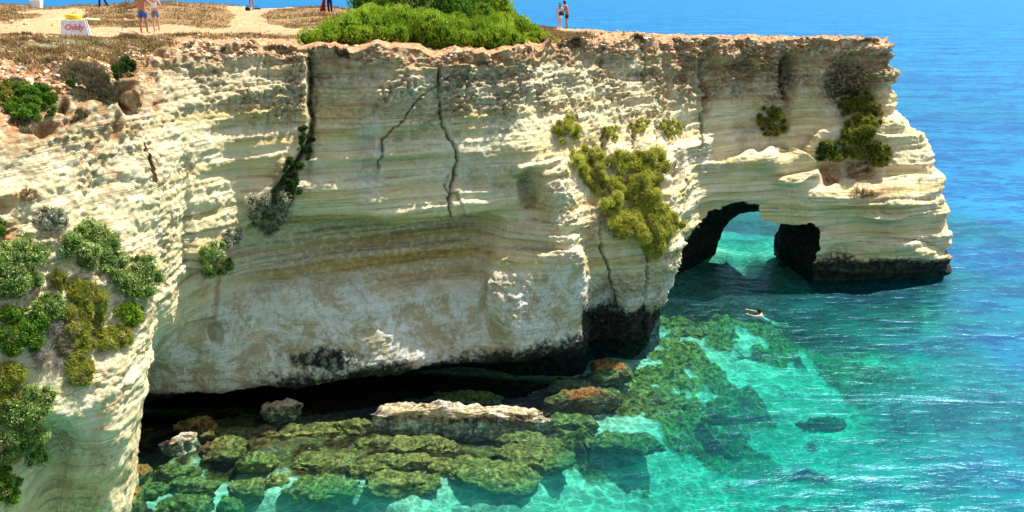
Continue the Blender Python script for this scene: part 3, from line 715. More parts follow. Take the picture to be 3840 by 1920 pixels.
def foliage_mesh(name, L, nleaf, size, pal, up=.35, aspect=.4, parent=None, core=True, rng=None, droop=0):
    # L: (n,4) lumps; leaves sit through the outer shell of every lump
    rng = rng or RNG
    L = np.asarray(L, float); r = L[:, 3]
    pr = r ** 2 / (r ** 2).sum()
    idx = rng.choice(len(L), nleaf, p=pr)
    d = rng.normal(size=(nleaf, 3)); d /= np.linalg.norm(d, axis=1, keepdims=True)
    rr = r[idx] * (1.06 - .38 * rng.rand(nleaf) ** 1.8)
    C = L[idx, :3] + d * rr[:, None]
    # clump the leaves
    nz = perlin(C.astype(np.float32), 2.2 / max(.4, r.mean()) , 140)
    keepm = rng.rand(nleaf) < np.clip(.75 + nz * 1.3, .12, 1)
    C, d, idx = C[keepm], d[keepm], idx[keepm]; n = len(C)
    ax = d * (1 - up) + np.array([0, 0, up - droop]) + rng.normal(size=(n, 3)) * .45
    ax /= np.linalg.norm(ax, axis=1, keepdims=True)
    sd_ = np.cross(ax, rng.normal(size=(n, 3))); sd_ /= np.linalg.norm(sd_, axis=1, keepdims=True) + 1e-6
    sz = size * (.6 + .8 * rng.rand(n))[:, None]
    V = np.stack([C - ax * sz * .5, C + sd_ * sz * aspect * .5, C + ax * sz * .5, C - sd_ * sz * aspect * .5], 1)
    p0, p1, p2 = [np.array(q) for q in PAL[pal]]
    lump_t = rng.rand(len(L))[idx]
    t = np.clip(.15 + .45 * rng.rand(n) + .35 * (lump_t - .3) + .25 * nz[keepm], 0, 1)
    c = np.where(t[:, None] < .5, p0 + (p1 - p0) * t[:, None] * 2, p1 + (p2 - p1) * (t[:, None] * 2 - 1))
    dryl = (rng.rand(len(L)) < .13)[idx] & (rng.rand(n) < .7)
    if pal not in ('bright', 'dark'): c[dryl] = c[dryl] * .35 + np.array([.26, .18, .10]) * (.5 + .8 * rng.rand(dryl.sum()))[:, None]
    if pal == 'mat':
        bz_ = sstep(.12, .5, perlin(C, (2.2, 2.2, .7), 173))[:, None]; c = c * (1 - .7 * bz_) + np.array([.17, .13, .06]) * .7 * bz_
    if pal in ('flower', 'pale'):
        fl_ = (rng.rand(n) < .16) & (d[:, 2] > -.1) & (nz[keepm] > -.1); c[fl_] = p2 * (.8 + .4 * rng.rand(fl_.sum()))[:, None]
    cc = np.repeat(c[:, None], 4, 1).reshape(-1, 3); VV = V.reshape(-1, 3)
    Fq = np.arange(len(VV)).reshape(-1, 4)
    if core:
        a = np.linspace(0, np.pi, 7); bq = np.linspace(0, 2 * np.pi, 10)
        A, B = np.meshgrid(a, bq, indexing='ij')
        sp = np.stack([np.sin(A) * np.cos(B), np.sin(A) * np.sin(B), np.cos(A)], -1).reshape(-1, 3)
        gf = grid_faces(7, 10)
        vs, fs = [VV], [Fq]; off = len(VV)
        for q in L:
            s_ = sp * (1 + .25 * rng.rand(len(sp), 1)) * q[3] * .55 + q[:3]
            vs.append(s_); fs.append(gf + off); off += len(sp)
        nV = sum(len(v) for v in vs) - len(VV)
        VV = np.concatenate(vs); Fq = np.concatenate(fs); cc = np.concatenate([cc, np.tile(p0 * .8, (nV, 1))])
    return mesh_obj(name, VV, Fq, LEAF, parent=parent, smooth=False, cols={"lc": cc})
def tube_mesh(name, paths, mat, parent, col, nseg=5):
    vs, fs = [], []; off = 0
    for P, R in paths:
        P = np.asarray(P, float); n = len(P)
        t = np.gradient(P, axis=0); t /= np.linalg.norm(t, axis=1, keepdims=True) + 1e-9
        a = np.cross(t, [.3, .2, .93]); a /= np.linalg.norm(a, axis=1, keepdims=True) + 1e-9; b_ = np.cross(t, a)
        ang = np.linspace(0, 2 * np.pi, nseg, endpoint=False)
        ringv = P[:, None] + (a[:, None] * np.cos(ang)[None, :, None] + b_[:, None] * np.sin(ang)[None, :, None]) * np.asarray(R)[:, None, None]
        vs.append(ringv.reshape(-1, 3))
        for i in range(n - 1):
            for j in range(nseg):
                k = (j + 1) % nseg
                fs.append((off + i * nseg + j, off + i * nseg + k, off + (i + 1) * nseg + k, off + (i + 1) * nseg + j))
        off += n * nseg
    V = np.concatenate(vs)
    return mesh_obj(name, V, fs, mat, parent=parent, cols={"lc": np.tile(np.array(col, float), (len(V), 1))})
def stems(parent, base, L, n, rad, col, rng):
    paths = []
    for i in range(n):
        q = L[rng.randint(len(L))]
        e = q[:3] + rng.normal(size=3) * q[3] * .45
        m_ = (base + e) / 2 + rng.normal(size=3) * .12 * np.linalg.norm(e - base)
        t = np.linspace(0, 1, 7)[:, None]
        P = base * (1 - t) ** 2 + 2 * m_ * t * (1 - t) + e * t ** 2
        paths.append((P, rad * (1 - .75 * t[:, 0])))
    tube_mesh("branches", paths, TWIG, parent, col)
def shrub(name, label, cat, x, y, rx, ry, pal, nleaf, size, group=None, out=.12, up=.35, aspect=.4, nl=None, droop=0, flat=.6, branches=6, rim=False, poly=None):
    rng = np.random.RandomState(int(x * 7 + y * 13) % 99991)
    nl = nl or 34
    P0, N0 = surf(x, y); m = mpv(P0)
    if name in ('samphire_clump', 'grass_tussock', 'flowering_shrub'): nl, rx, ry, nleaf = 60, rx * 1.04, ry * 1.02, int(nleaf * 1.15)
    if name == 'hanging_mat': nl, rx, ry, nleaf = 90, rx * 1.12, ry * 1.12, int(nleaf * 1.7)
    if name == 'cliff_bush': rx, ry, nleaf, nl = rx * 1.25, ry * 1.25, int(nleaf * 1.6), 44
    L = []
    if poly is not None:
        PA = np.array(poly, float); nl = 210; nleaf = int(nleaf * 2.2)
    for i in range(nl * (8 if poly is not None else 3)):
        if len(L) >= nl: break
        a = rng.rand() * 2 * math.pi; q = math.sqrt(rng.rand()) * .92
        X, Y = x + rx * q * math.cos(a), y + ry * q * math.sin(a)
        if poly is not None:
            X, Y = PA.min(0) + rng.rand(2) * (PA.max(0) - PA.min(0))
            if not inpoly(np.array([X]), np.array([Y]), poly)[0]: continue
            q = .4; P, Nn = surf(X, Y); r = .12 + .15 * rng.rand() ** 1.3
            Nn = Nn + np.array([0, -.25, .3]); Nn /= np.linalg.norm(Nn)
            lift = .35 + 2.2 * max(0.0, float(perlin(P[None].astype(np.float32), (1.6, 1.6, .6), 171)[0]) + .25)
            if perlin(P[None].astype(np.float32), 1.5, 172)[0] < -.42: continue
            L.append([*(P + Nn * r * lift), r]); continue
        P, Nn = surf(X, Y)
        if abs(P[1] - P0[1]) > max(rx, ry) * m * 1.6 + .6: continue
        r = min(rx, ry) * m * (.14 + .22 * rng.rand() ** 1.5)
        Nn = Nn + np.array([0, -.25, .35]); Nn /= np.linalg.norm(Nn)
        L.append([*(P + Nn * (r * flat * (1.2 - q * .6) + out * rng.rand())), r])
    L = np.array(L)
    base = P0 - N0 * .03
    e = empty(name, base)
    tag(e, label, cat, group)
    Ll = L.copy(); Ll[:, :3] -= base
    foliage_mesh("foliage", Ll, nleaf, size, pal, up, aspect, e, rng=rng, droop=droop, core=(pal not in ('grey', 'dry')))
    if branches: stems(e, np.zeros(3), Ll, branches, .018 if size < .1 else .03, (.12, .09, .06), rng)
    return e

# --- big green thicket on the plateau edge
def thicket(name, label, pts, pal, nleaf, size, group, base_xy):
    rng = np.random.RandomState(len(pts) * 31 + nleaf % 977)
    base = ground_at(*base_xy)
    L = []
    for x, y, Y, r in pts:
        P = U(x, y, Y)
        for k in range(8):
            q = P + rng.normal(size=3) * r * np.array([.7, .5, .16])
            L.append([*q, r * (.62 + .2 * rng.rand())])
    L = np.array(L); e = empty(name, base); tag(e, label, "shrub", group)
    L[:, :3] -= base
    foliage_mesh("foliage", L, int(nleaf * 1.9), size * .9, pal, .8, .24, e, rng=rng)

    Lb = L.copy(); Lb[:, 2] = np.minimum(Lb[:, 2], .8)
    stems(e, np.array([0, 0, -.05]), L, 16, .05, (.12, .09, .06), rng)
    return e
GT = "evergreen shrubs massed on the cliff top"
thicket("evergreen_shrub", "bright green shrub sprawling low along the cliff top with its lit front facing the sea", 
  [(800,98,31.5,.45),(830,85,32,.55),(870,72,32.3,.6),(915,62,32.6,.65),(960,58,33,.7),(900,90,31.8,.5),(1005,62,33,.75),(1055,70,33,.75),(1000,88,32.2,.5),(1105,72,33.2,.75),(1155,75,33.3,.75),(1205,82,33.5,.7),(1180,95,32.8,.45),(1245,90,33.5,.6),(1280,100,33.3,.45),(1110,92,32.6,.45)], 'bright', 62000, .13, GT, (1040, 105))
thicket("evergreen_shrub", "tall dark green shrub rising out of frame behind the low sprawling one",
  [(930,35,35.5,.7),(975,15,36,.9),(1030,0,36.5,1.0),(1080,8,36.5,1.0),(1130,-5,37,1.1),(1100,30,35.5,.8),(1160,25,36,.9),(1040,35,35.5,.7),(1060,-40,37.5,1.2),(1130,-50,38,1.2),(1000,-25,37,1.0)], 'green', 44000, .15, GT, (1060, 84))
thicket("evergreen_shrub", "green shrub sloping down like a ramp towards the couple standing at the edge",
  [(1150,-30,38,1.0),(1200,-15,38,.95),(1235,12,38,.8),(1195,35,37,.75),(1262,40,38,.66),(1235,62,37,.6),(1292,62,38,.5),(1275,85,37,.42),(1320,80,37.5,.38),(1310,96,37,.3),(1346,92,37,.28),(1372,103,37,.2),(1396,110,36.5,.14),(1335,78,37.5,.36),(1360,90,37,.26),(1383,99,36.8,.2),(1404,107,36.5,.15),(1340,106,36.5,.22)], 'bright', 52000, .15, GT, (1340, 92))

# --- shrubs rooted in the cliff (survey x, y, half-width, half-height)
G1 = "shrubs rooted in the cliff face"
S_ = [
 ("dark_shrub", "small dark green shrub on red earth just below the rim at upper left", 312,183,32,30,'dark',5200,.085,{}),
 ("dark_shrub", "tiny dark tuft beside the red hollow under the upper left rim", 186,163+50,16,12,'dark',1200,.07,{}),
 ("green_shrub", "rounded mid green bush on the orange earth slope near the left edge of the photo", 78,265,66,50,'green',14000,.07,{}),
 ("green_shrub", "olive green sprig at the left edge above the white boulder slope", 6,235,26,36,'olive',3000,.07,{}),
 ("samphire_clump", "grey green clump topping the group of plants on the left wall", 130,552,42,28,'pale',5000,.06,{}),
 ("samphire_clump", "domed clump with pale green flower heads right of the bare white rib", 232,618,68,58,'flower',14000,.06,{}),
 ("samphire_clump", "yellowish clump with grey dead stems low on its right side", 345,700,56,50,'flower',10000,.06,{}),
 ("samphire_clump", "wide pale flowered clump filling the left edge halfway down", 45,680,72,80,'flower',17000,.06,{}),
 ("samphire_clump", "deep green leafy clump under the wide pale flowered one", 60,830,66,60,'green',14000,.06,{}),
 ("grass_tussock", "tall yellow green tussock with reddish stems in the middle of the left plants", 215,790,50,90,'spiky',11000,.16,dict(aspect=.12, up=.7)),
 ("green_shrub", "bright lime green cushion right of the reddish tussock", 330,790,36,36,'bright',6500,.05,{}),
 ("grass_tussock", "drooping green grass below the lime green cushion", 285,850,46,34,'spiky',5000,.14,dict(aspect=.12, up=.2, droop=.4)),
 ("samphire_clump", "pale green clump joining the domed clump to the yellowish one", 290,665,36,30,'flower',4200,.06,{}),
 ("samphire_clump", "low leafy clump between the tall reddish tussock and the left edge plants", 128,775,40,40,'flower',5200,.06,{}),
 ("grass_tussock", "thin arching grass under the reddish tussock over the pale rock", 185,865,34,40,'spiky',4200,.15,dict(aspect=.1, up=.2, droop=.4)),
 ("samphire_clump", "yellow flowered clump above the bottom left corner beside the pale ledge", 95,1010,44,44,'flower',6500,.055,{}),
 ("dry_shrub", "dry brown shrublet on the sunlit rib above the left plants", 70,490,26,18,'dry',1800,.06,dict(aspect=.15)),
 ("dead_shrub", "leafless grey shrub between the lower left plants", 130,880,46,66,'grey',6500,.09,dict(aspect=.10, up=.2)),
 ("grass_tussock", "spiky green tussock alone on pale rock below the grey dead shrub", 200,935,34,40,'spiky',4500,.17,dict(aspect=.10, up=.5)),
 ("samphire_clump", "broad lowest clump dotted with yellow flowers in the bottom left corner", 45,1085,68,95,'flower',20000,.055,{}),
 ("grass_tussock", "arching grass fringe at the left edge above the lowest yellow flowered clump", 22,965,46,54,'spiky',8000,.18,dict(aspect=.12, up=.2, droop=.3)),
 ("green_shrub", "small green plant at the left edge under the red stained boulder", 5,575,16,26,'green',1500,.06,{}),
 ("samphire_clump", "trailing clump at the very bottom left corner", 12,1215,34,50,'green',5000,.06,{}),
 ("grass_tussock", "little yellow green tuft left of the tall reddish tussock", 150,702,18,26,'spiky',1600,.10,dict(aspect=.15, up=.6)),
 ("ivy_growth", "dark green climber in the upper part of the slanting fissure", 768,358,20,44,'dark',3200,.07,{}),
 ("ivy_growth", "dark green climber hanging in the middle of the slanting fissure", 738,452,28,52,'dark',5200,.07,{}),
 ("flowering_shrub", "white flowered shrub standing in the lower slanting fissure", 680,530,54,56,'pale',9500,.065,{}),
 ("flowering_shrub", "small pale flowered shrub between the white flowered one and the yellow green dome", 592,598,30,26,'pale',2800,.06,{}),
 ("green_shrub", "yellow green dome at the foot of the slanting fissure", 540,655,52,46,'flower',9000,.06,{}),
 ("cushion_plant", "yellow green cushion with dead brown base at the top of the central spur", 1433,325,42,38,'mat',9000,.06,{}),
 ("cushion_plant", "small yellow green cushion on the pale pillar right of the first cushion", 1537,335,24,19,'mat',2800,.06,{}),
 ("cushion_plant", "low yellow green cushion capping the left block of the ledge", 1607,312,34,18,'mat',4200,.06,{}),
 ("cushion_plant", "ragged yellow green cushion over the dark right block of the ledge", 1685,322,38,22,'mat',5200,.06,{}),
 ("hanging_mat", "yellow green mat draped diagonally down the left side of the spur", 1530,480,60,60,'mat',26000,.055,dict(droop=.5, poly=[(1440,385),(1480,370),(1530,395),(1575,430),(1600,480),(1628,540),(1640,590),(1605,606),(1575,588),(1545,590),(1525,560),(1512,520),(1492,480),(1455,432)])),
 ("hanging_mat", "broad yellow green mat over the right shoulder of the spur", 1625,450,50,60,'mat',26000,.055,dict(droop=.5, poly=[(1535,396),(1600,388),(1662,400),(1670,440),(1655,480),(1662,515),(1650,560),(1640,585),(1625,530),(1600,478),(1578,430)])),
 ("hanging_mat", "lowest tip of green mat pointing down to the grey rock ribs", 1655,590,34,46,'mat',11000,.055,dict(droop=.5, poly=[(1612,600),(1645,580),(1660,525),(1702,535),(1698,585),(1672,615),(1650,648),(1628,630)])),
 ("dead_shrub", "brown grey dead growth on the left underside of the hanging mats", 1535,540,26,44,'grey',3600,.07,dict(aspect=.15)),
 ("dead_shrub", "small grey bush right of the hanging mats above the arch's left foot", 1702,418,22,26,'grey',2600,.07,dict(aspect=.2)),
 ("cliff_bush", "olive bush in the dark hollow of the headland above the arch", 1936,305,30,32,'olive',4600,.08,{}),
 ("cliff_bush", "topmost olive green bush of the chain climbing the headland tip", 2155,265,36,30,'olive',5200,.09,{}),
 ("cliff_bush", "olive green bush in the upper right of the headland chain under the overhang", 2190,295,28,26,'olive',3800,.09,{}),
 ("cliff_bush", "dense dark olive bush in the middle of the headland chain", 2160,330,36,32,'olive',6000,.09,{}),
 ("cliff_bush", "olive bush in the lower left of the headland chain beside the orange stain", 2115,378,40,26,'olive',5200,.09,{}),
 ("cliff_bush", "olive bush in the lower right of the headland chain on the stepped ledges", 2198,385,38,28,'olive',5600,.09,{}),
 ("cliff_bush", "small dark bush left of the chain over the orange hollow", 2075,380,24,18,'dark',2200,.09,{}),
 ("dead_shrub", "dry straw coloured scrub at the foot of the headland bushes", 2165,430,40,26,'dry',3400,.10,dict(aspect=.15)),
 ("dead_shrub", "dry brown scrub spilling onto the pale slab above the headland's square base", 2170,485,34,18,'dry',2200,.10,dict(aspect=.15)),
 ("dark_shrub", "sooty dark bush tucked in the shadowed recess under the headland rim", 2128,245,24,16,'dark',2200,.08,{}),
]
for nm, lb, x, y, rx, ry, pal, nf, sz, kw in S_:
    cat = {"dark_shrub": "shrub", "green_shrub": "shrub", "samphire_clump": "plant", "grass_tussock": "grass tussock", "dead_shrub": "dead shrub", "dry_shrub": "dry shrub", "ivy_growth": "climber", "flowering_shrub": "shrub", "cushion_plant": "cushion plant", "hanging_mat": "mat plant", "cliff_bush": "bush"}[nm]
    shrub(nm, lb, cat, x, y, rx, ry, pal, nf, sz, G1, **kw)

# --- dry grass (uncountable)
def blades(name, C, h, pal, lean=.5, wd=.03):
    rng = RNG; n = len(C)
    a = rng.rand(n) * 2 * math.pi
    d = np.stack([np.cos(a), np.sin(a), 0 * a], -1)
    tip = C + np.array([0, 0, 1.0]) * h[:, None] + d * (h * lean * rng.rand(n))[:, None]
    sd_ = np.stack([-np.sin(a * 1.7), np.cos(a * 1.7), 0 * a], -1) * wd * (.5 + rng.rand(n))[:, None]
    V = np.stack([C - sd_, C + sd_, tip], 1).reshape(-1, 3)
    p = np.array(PAL[pal]) if isinstance(pal, str) else np.array(pal); t = rng.rand(n)
    c = p[0] + (p[2] - p[0]) * t[:, None]
    gz = sstep(-.1, .4, perlin(C, .5, 155)); c = c * (1 - .35 * gz[:, None]) + np.array([.17, .18, .09]) * (.35 * gz[:, None])
    bz = sstep(0, .5, perlin(C, 1.1, 156)); c = c * (1 - .4 * bz[:, None])
    return mesh_obj(name, V, np.arange(len(V)).reshape(-1, 3), LEAF, smooth=False, cols={"lc": np.repeat(c[:, None], 3, 1).reshape(-1, 3)})
gsand = sand.ravel(); gpx, gpy = GXf, GYf
cand = np.where((gsand < .35) & ~((gpx > 430) & (gpy > 97 + 8 * perlin(GPf, .4, 153)) & (gpx < 1600)) &  (gpx > -120) & (gpx < 2230) & (GPf[:, 1] < 66))[0]
cell = np.clip(1 / (1 + 0 * GPf[cand, 1]), 0, 1)
cl = perlin(GPf[cand], .9, 150) + .5 * perlin(GPf[cand], 2.5, 151)
pick = cand[cl > -.25]
pick = RNG.choice(pick, 120000)
C = GPf[pick] + RNG.normal(size=(len(pick), 3)) * [.14, .14, 0]
hh = (.04 + .13 * RNG.rand(len(C))) * (.5 + 1.0 * sstep(-.2, .6, perlin(C, .7, 152)))
hh *= np.where(gpx[pick] > 1500, .5, 1)
o = blades("dry_grass", C - [0, 0, .03], hh, [(.14,.075,.03), (.2, .15, .07), (.44,.31,.14)], .9, .028)
tag(o, "dry brown grass covering the plateau", None, kind='stuff')
# scrub fringe along the rim, thicker and greener at left
rimm = np.where((F_X > -100) & (wrow[fm] < np.where(F_X < 320, 1.3, .6)) & (F_X < 2210) & (ucol[fm] > .8))
ri = RNG.choice(len(rimm[0]), 260000)
RP = F_S[rimm[0][ri], rimm[1][ri]]; rx_ = F_X[rimm[0][ri], rimm[1][ri]]; rw = wrow[fm][rimm[0][ri], rimm[1][ri]]
nz_ = fbm(RP, .8, 3, 160)
lim = np.where(rx_ < 320, 1.25, np.where(rx_ < 1500, .16, .08))
ok = (nz_ > np.where(rx_ < 320, -.12, .05) + rw / lim * .42) & (rw < lim) & (nz_ > np.where(rx_ < 340, -1, np.where(rx_ < 1500, .28, .42)))
RP = RP[ok][:60000]; rxo = rx_[ok][:60000]
o = blades("rim_scrub", RP - [0, 0, .02], .03 + .12 * RNG.rand(len(RP)), [(.10,.075,.035), (.25, .2, .1), (.36,.30,.17)], .9, .022)
tag(o, "dry grey brown scrub fringing the cliff rim", None, kind='stuff')

# loose rubble along the rim and on the path
def rubble(name, C, R_, cols_):
    ph = (1 + 5 ** .5) / 2
    ico = np.array([(-1, ph, 0), (1, ph, 0), (-1, -ph, 0), (1, -ph, 0), (0, -1, ph), (0, 1, ph), (0, -1, -ph), (0, 1, -ph), (ph, 0, -1), (ph, 0, 1), (-ph, 0, -1), (-ph, 0, 1)]) / 1.9
    fc_ = np.array([(0,11,5),(0,5,1),(0,1,7),(0,7,10),(0,10,11),(1,5,9),(5,11,4),(11,10,2),(10,7,6),(7,1,8),(3,9,4),(3,4,2),(3,2,6),(3,6,8),(3,8,9),(4,9,5),(2,4,11),(6,2,10),(8,6,7),(9,8,1)])
    n = len(C)
    V = C[:, None] + ico[None] * (R_[:, None, None] * (.6 + .8 * RNG.rand(n, 12, 1))) * np.array([1.2, 1, .7])
    F_ = (fc_[None] + 12 * np.arange(n)[:, None, None]).reshape(-1, 3)
    cc = cols_[RNG.randint(len(cols_), size=n)] * (.7 + .5 * RNG.rand(n, 1))
    return mesh_obj(name, V.reshape(-1, 3), F_, TWIG, smooth=False, cols={"lc": np.repeat(cc[:, None], 12, 1).reshape(-1, 3)})
ri = RNG.choice(len(rimm[0]), 26000)
RP = F_S[rimm[0][ri], rimm[1][ri]]; rxx = F_X[rimm[0][ri], rimm[1][ri]]
okr = (perlin(RP, 1.1, 170) > .1) & (wrow[fm][rimm[0][ri], rimm[1][ri]] < np.where(rxx < 350, .7, .3))
RP = RP[okr][:6000]
gp_ = GPf[RNG.choice(np.where((gpx > 0) & (gpx < 2200) & (GPf[:, 1] < 48))[0], 2500)]
AP = np.concatenate([RP, gp_])
o = rubble("rubble", AP, .018 + .085 * RNG.rand(len(AP)) ** 3.0, np.array([(.70, .60, .42), (.46, .25, .12), (.60, .42, .26), (.34, .2, .12)]))
tag(o, "loose pale and rusty stones scattered along the rim and plateau", None, kind='stuff')

# ================================================================ rocks in the water
WEED = None
def weed_material():
    m, nt, out = newmat("weedy_rock"); b = NB(nt)
    geo = b.n("ShaderNodeNewGeometry"); P = geo.outputs['Position']; a = b.sep("m1")
    n = b.noise(P, 7, 7, .75); n2 = b.noise(P, 1.5, 4, .6)
    c = b.mix(b.ramp(n, .36, .64), (.05, .04, .01), (.52, .42, .11))
    c = b.mix(b.math('MULTIPLY', b.ramp(n2, .4, .6), .4), c, (.20, .17, .04))
    c = b.mix(a[0], c, b.mix(b.ramp(n, .38, .6), (.09, .02, .01), (.30, .13, .04)))
    bs = b.n("ShaderNodeBsdfPrincipled"); b.l(c, bs.inputs['Base Color']); bs.inputs['Roughness'].default_value = .8
    bs.inputs['Specular IOR Level'].default_value = .2
    bp = b.n("ShaderNodeBump"); bp.inputs['Strength'].default_value = 1; bp.inputs['Distance'].default_value = .3
    b.l(n, bp.inputs['Height']); b.l(bp.outputs[0], bs.inputs['Normal']); b.l(bs.outputs[0], out.inputs[0])
    return m
WEED = weed_material()
def boulder(name, label, x, y, w, h, ztop, thick, mat, group=None, rot=0.0, red=0.0, wetc=.25, seed=0, prof=None, rough=1.0, flat=.55):
    P = US(x, y, ztop * .5); m = mpv(P)
    vis_z = m * 1.0 / max(.2, (EYE / P[1]) * .80)                  # depth on the ground per survey unit of image height
    hx = w * m / 2; hy = max(.2, (US(x, y - h / 2, ztop)[1] - US(x, y + h / 2, ztop)[1]) / 2 * .92)
    nA, nB_ = 110, 70
    A, B = np.meshgrid(np.linspace(0, 2 * np.pi, nA), np.linspace(0, np.pi, nB_), indexing='ij')
    D = np.stack([np.cos(A) * np.sin(B), np.sin(A) * np.sin(B), np.cos(B)], -1)
    E = np.sign(D) * np.abs(D) ** np.array([.8, .8, flat])
    off = np.array([x * .37 + seed, y * .21, seed * 1.3])
    Q = D * np.array([hx, hy, thick / 2]) + off
    q = Q * np.array([1, 1, 1])
    k = 1 + .20 * fbm(D * 1.0 + off, 1.3, 3, 200) + .0
    V = E * np.array([hx, hy, thick / 2]) * k[..., None]
    V[..., 2] += .13 * rough * fbm(V + off, 1.6, 3, 205) - .09 * rough * np.abs(perlin(V + off, 2.6, 206)) * (1 if mat is ROCK else .5) + .045 * rough * perlin(V + off, 6, 208) + .03 * rough * perlin(V + off, 11, 209)
    V[..., :2] += D[..., :2] * (.12 * rough * fbm(V + off, 1.4, 3, 210) + .04 * perlin(V + off, 6, 212))[..., None]
    if prof is not None:
        tx = V[..., 0] / hx
        V[..., 2] *= np.interp(tx, prof[0], prof[1])
    V[-1] = V[0]
    cr, sr = math.cos(rot), math.sin(rot)
    R = np.array([[cr, sr, 0], [-sr, cr, 0], [0, 0, 1]])
    V = V @ R
    base = np.array([P[0], P[1], ztop - thick / 2])
    V = V - np.array([0, 0, V[..., 2].max() - thick / 2])
    wz = V[..., 2] + base[2]
    M1 = np.zeros(V.shape); M2 = np.zeros(V.shape)
    if mat is ROCK:
        M2[..., 0] = .62 * (1 - sstep(wetc * .4, wetc * 1.3, wz + .08 * perlin(V + off, 3, 220))) * sstep(-.14, -.02, wz); M2[..., 2] = 1.0; M1[..., 1] = .9 * sstep(.0, -.1, wz) + .25 * sstep(-.1, .4, perlin(V + off, 1.2, 222)); M1[..., 2] = .15
        M2[..., 1] = .5
        M1[..., 0] = red
    else:
        M1[..., 0] = np.clip(red * (.6 + perlin(V + off, .9, 221)), 0, 1) if red else 0
    o = mesh_obj(name, V.reshape(-1, 3), grid_faces(nA, nB_)[:, ::-1], mat, cols={"m1": M1, "m2": M2})
    o.location = base
    tag(o, label, "rock", group)
    return o
boulder("exposed_rock", "long pale grey rock standing out of the water in front of the dark overhang", 1165, 1030, 465, 34, .58, 1.2, ROCK, rot=-.03, seed=3, prof=([-1, -.85, -.4, -.1, 0, .8, 1], [.9, 1.1, 1.12, 1.0, .86, .84, .7]), rough=1.25, wetc=.26, flat=.4)
boulder("exposed_rock", "brown weedy tail of rock sloping up from the right end of the long pale one", 1468, 985, 190, 30, .14, .9, WEED, rot=.28, red=1.0, seed=5)
boulder("exposed_rock", "small white topped rock alone under the dark overhang", 705, 1016, 92, 20, .30, .8, ROCK, seed=7, wetc=.16)
boulder("exposed_rock", "pale tilted slab rising from reddish weed near the foot of the left pillar", 452, 1098, 80, 18, .30, .7, ROCK, rot=.7, seed=9, wetc=.1)
boulder("exposed_rock", "grey brown boulder behind the pale tilted slab", 495, 1062, 110, 36, .22, .8, WEED, seed=11, red=.9)
boulder("exposed_rock", "dark brown boulder out of the water below the central block", 1535, 912, 100, 40, .16, .9, WEED, seed=12, red=.8)
boulder("exposed_rock", "ochre boulder touching the foot of the left pillar", 345, 1178, 55, 34, .22, .8, WEED, seed=13, red=.7)
boulder("exposed_rock", "reddish brown boulder lowest at the foot of the left pillar", 325, 1240, 60, 52, .18, .8, WEED, seed=14, red=.9)
G2 = "weed covered boulders under shallow water"
SUB = [
 ("reddish submerged rock right of the pale tilted slab", 560,1105,110,60,.8), ("long reddish shelf along the dark cave mouth", 600,1068,230,34,.9),
 ("flat olive rock directly below the small white topped rock", 780,1062,200,34,.3), ("olive rock at the left end of the long pale rock", 890,1050,110,34,.3),
 ("olive oval rock just below the left end of the long pale rock", 1050,1092,180,44,0), ("broad olive rock left of centre in the shallows", 820,1125,210,60,0),
 ("narrow olive ridge crossing below the oval rock", 1000,1140,210,38,0), ("large mottled rock at the left of the front row of boulders", 812,1200,185,60,0),
 ("long low rock in the middle of the front row of boulders", 1005,1188,205,52,0), ("biggest rounded rock at the right of the front row of boulders", 1238,1165,235,78,0),
 ("large slanting rock with a dark gap under its left side", 1348,1128,200,60,0), ("low green rock under the right part of the long pale rock", 1330,1082,160,32,0),
 ("isolated rounded green rock farthest right of the boulders", 1568,1078,195,48,0), ("yellowish flat rock near the pillar among the small stones", 480,1192,125,34,0),
 ("wide flat rock lowest among the small stones by the pillar", 462,1238,145,44,0), ("small round rock lowest of all the boulders", 572,1244,74,42,0),
 ("round rock above the lowest small round one", 622,1205,85,42,0), ("small olive rock between the round rock and the large mottled one", 690,1185,60,32,0),
 ("small dark rock next to the pillar foot in the green water", 385,1215,66,34,0), ("pale olive rock in the clear gap below the reddish rock", 640,1135,100,36,0),
 ("thin dark rock left of the pale olive rock", 440,1160,120,24,.3), ("small olive rock right of the oval rock", 1120,1105,70,26,0),
 ("greenish rock showing faintly left of the isolated rounded one", 1440,1035,130,30,0), ("flat brown rock behind the long pale rock", 1180,972,170,16,.6),
 ("green rock between the brown tail and the central block", 1440,945,120,26,.2), ("green reef rock where the bay opens to the right", 1660,965,150,34,0),
 ("shadowed green reef rock nearer the arch", 1740,800,120,22,0), ("sunken green rock below the swimmer", 1840,1000,150,26,0),
 ("long sunken dark green rock reaching into the turquoise water", 2075,1018,120,16,0), ("sunken rock right of the central spur's foot", 1700,865,130,28,0),
 ("small rock left of the big rounded rock", 1110,1150,60,24,0), ("weedy rock against the middle of the narrow ridge", 930,1095,90,22,0),
 ("pale green rock in the gap between the front row's left two boulders", 905,1160,60,24,0),
]
for i, (lb, x, y, ww, hh_, red) in enumerate(SUB):
    zt = -.06 - .05 * (i % 3) if y > 1040 and x < 1500 else -.35
    zt -= .12 * (i % 4 == 1)
    if x > 1600: zt = -.9
    boulder("submerged_rock", lb, x, y, ww, hh_ * .9, zt, .55, WEED, G2, rot=(-.18 if x > 1150 and x < 1600 else .06), red=red, seed=20 + i, flat=.95)

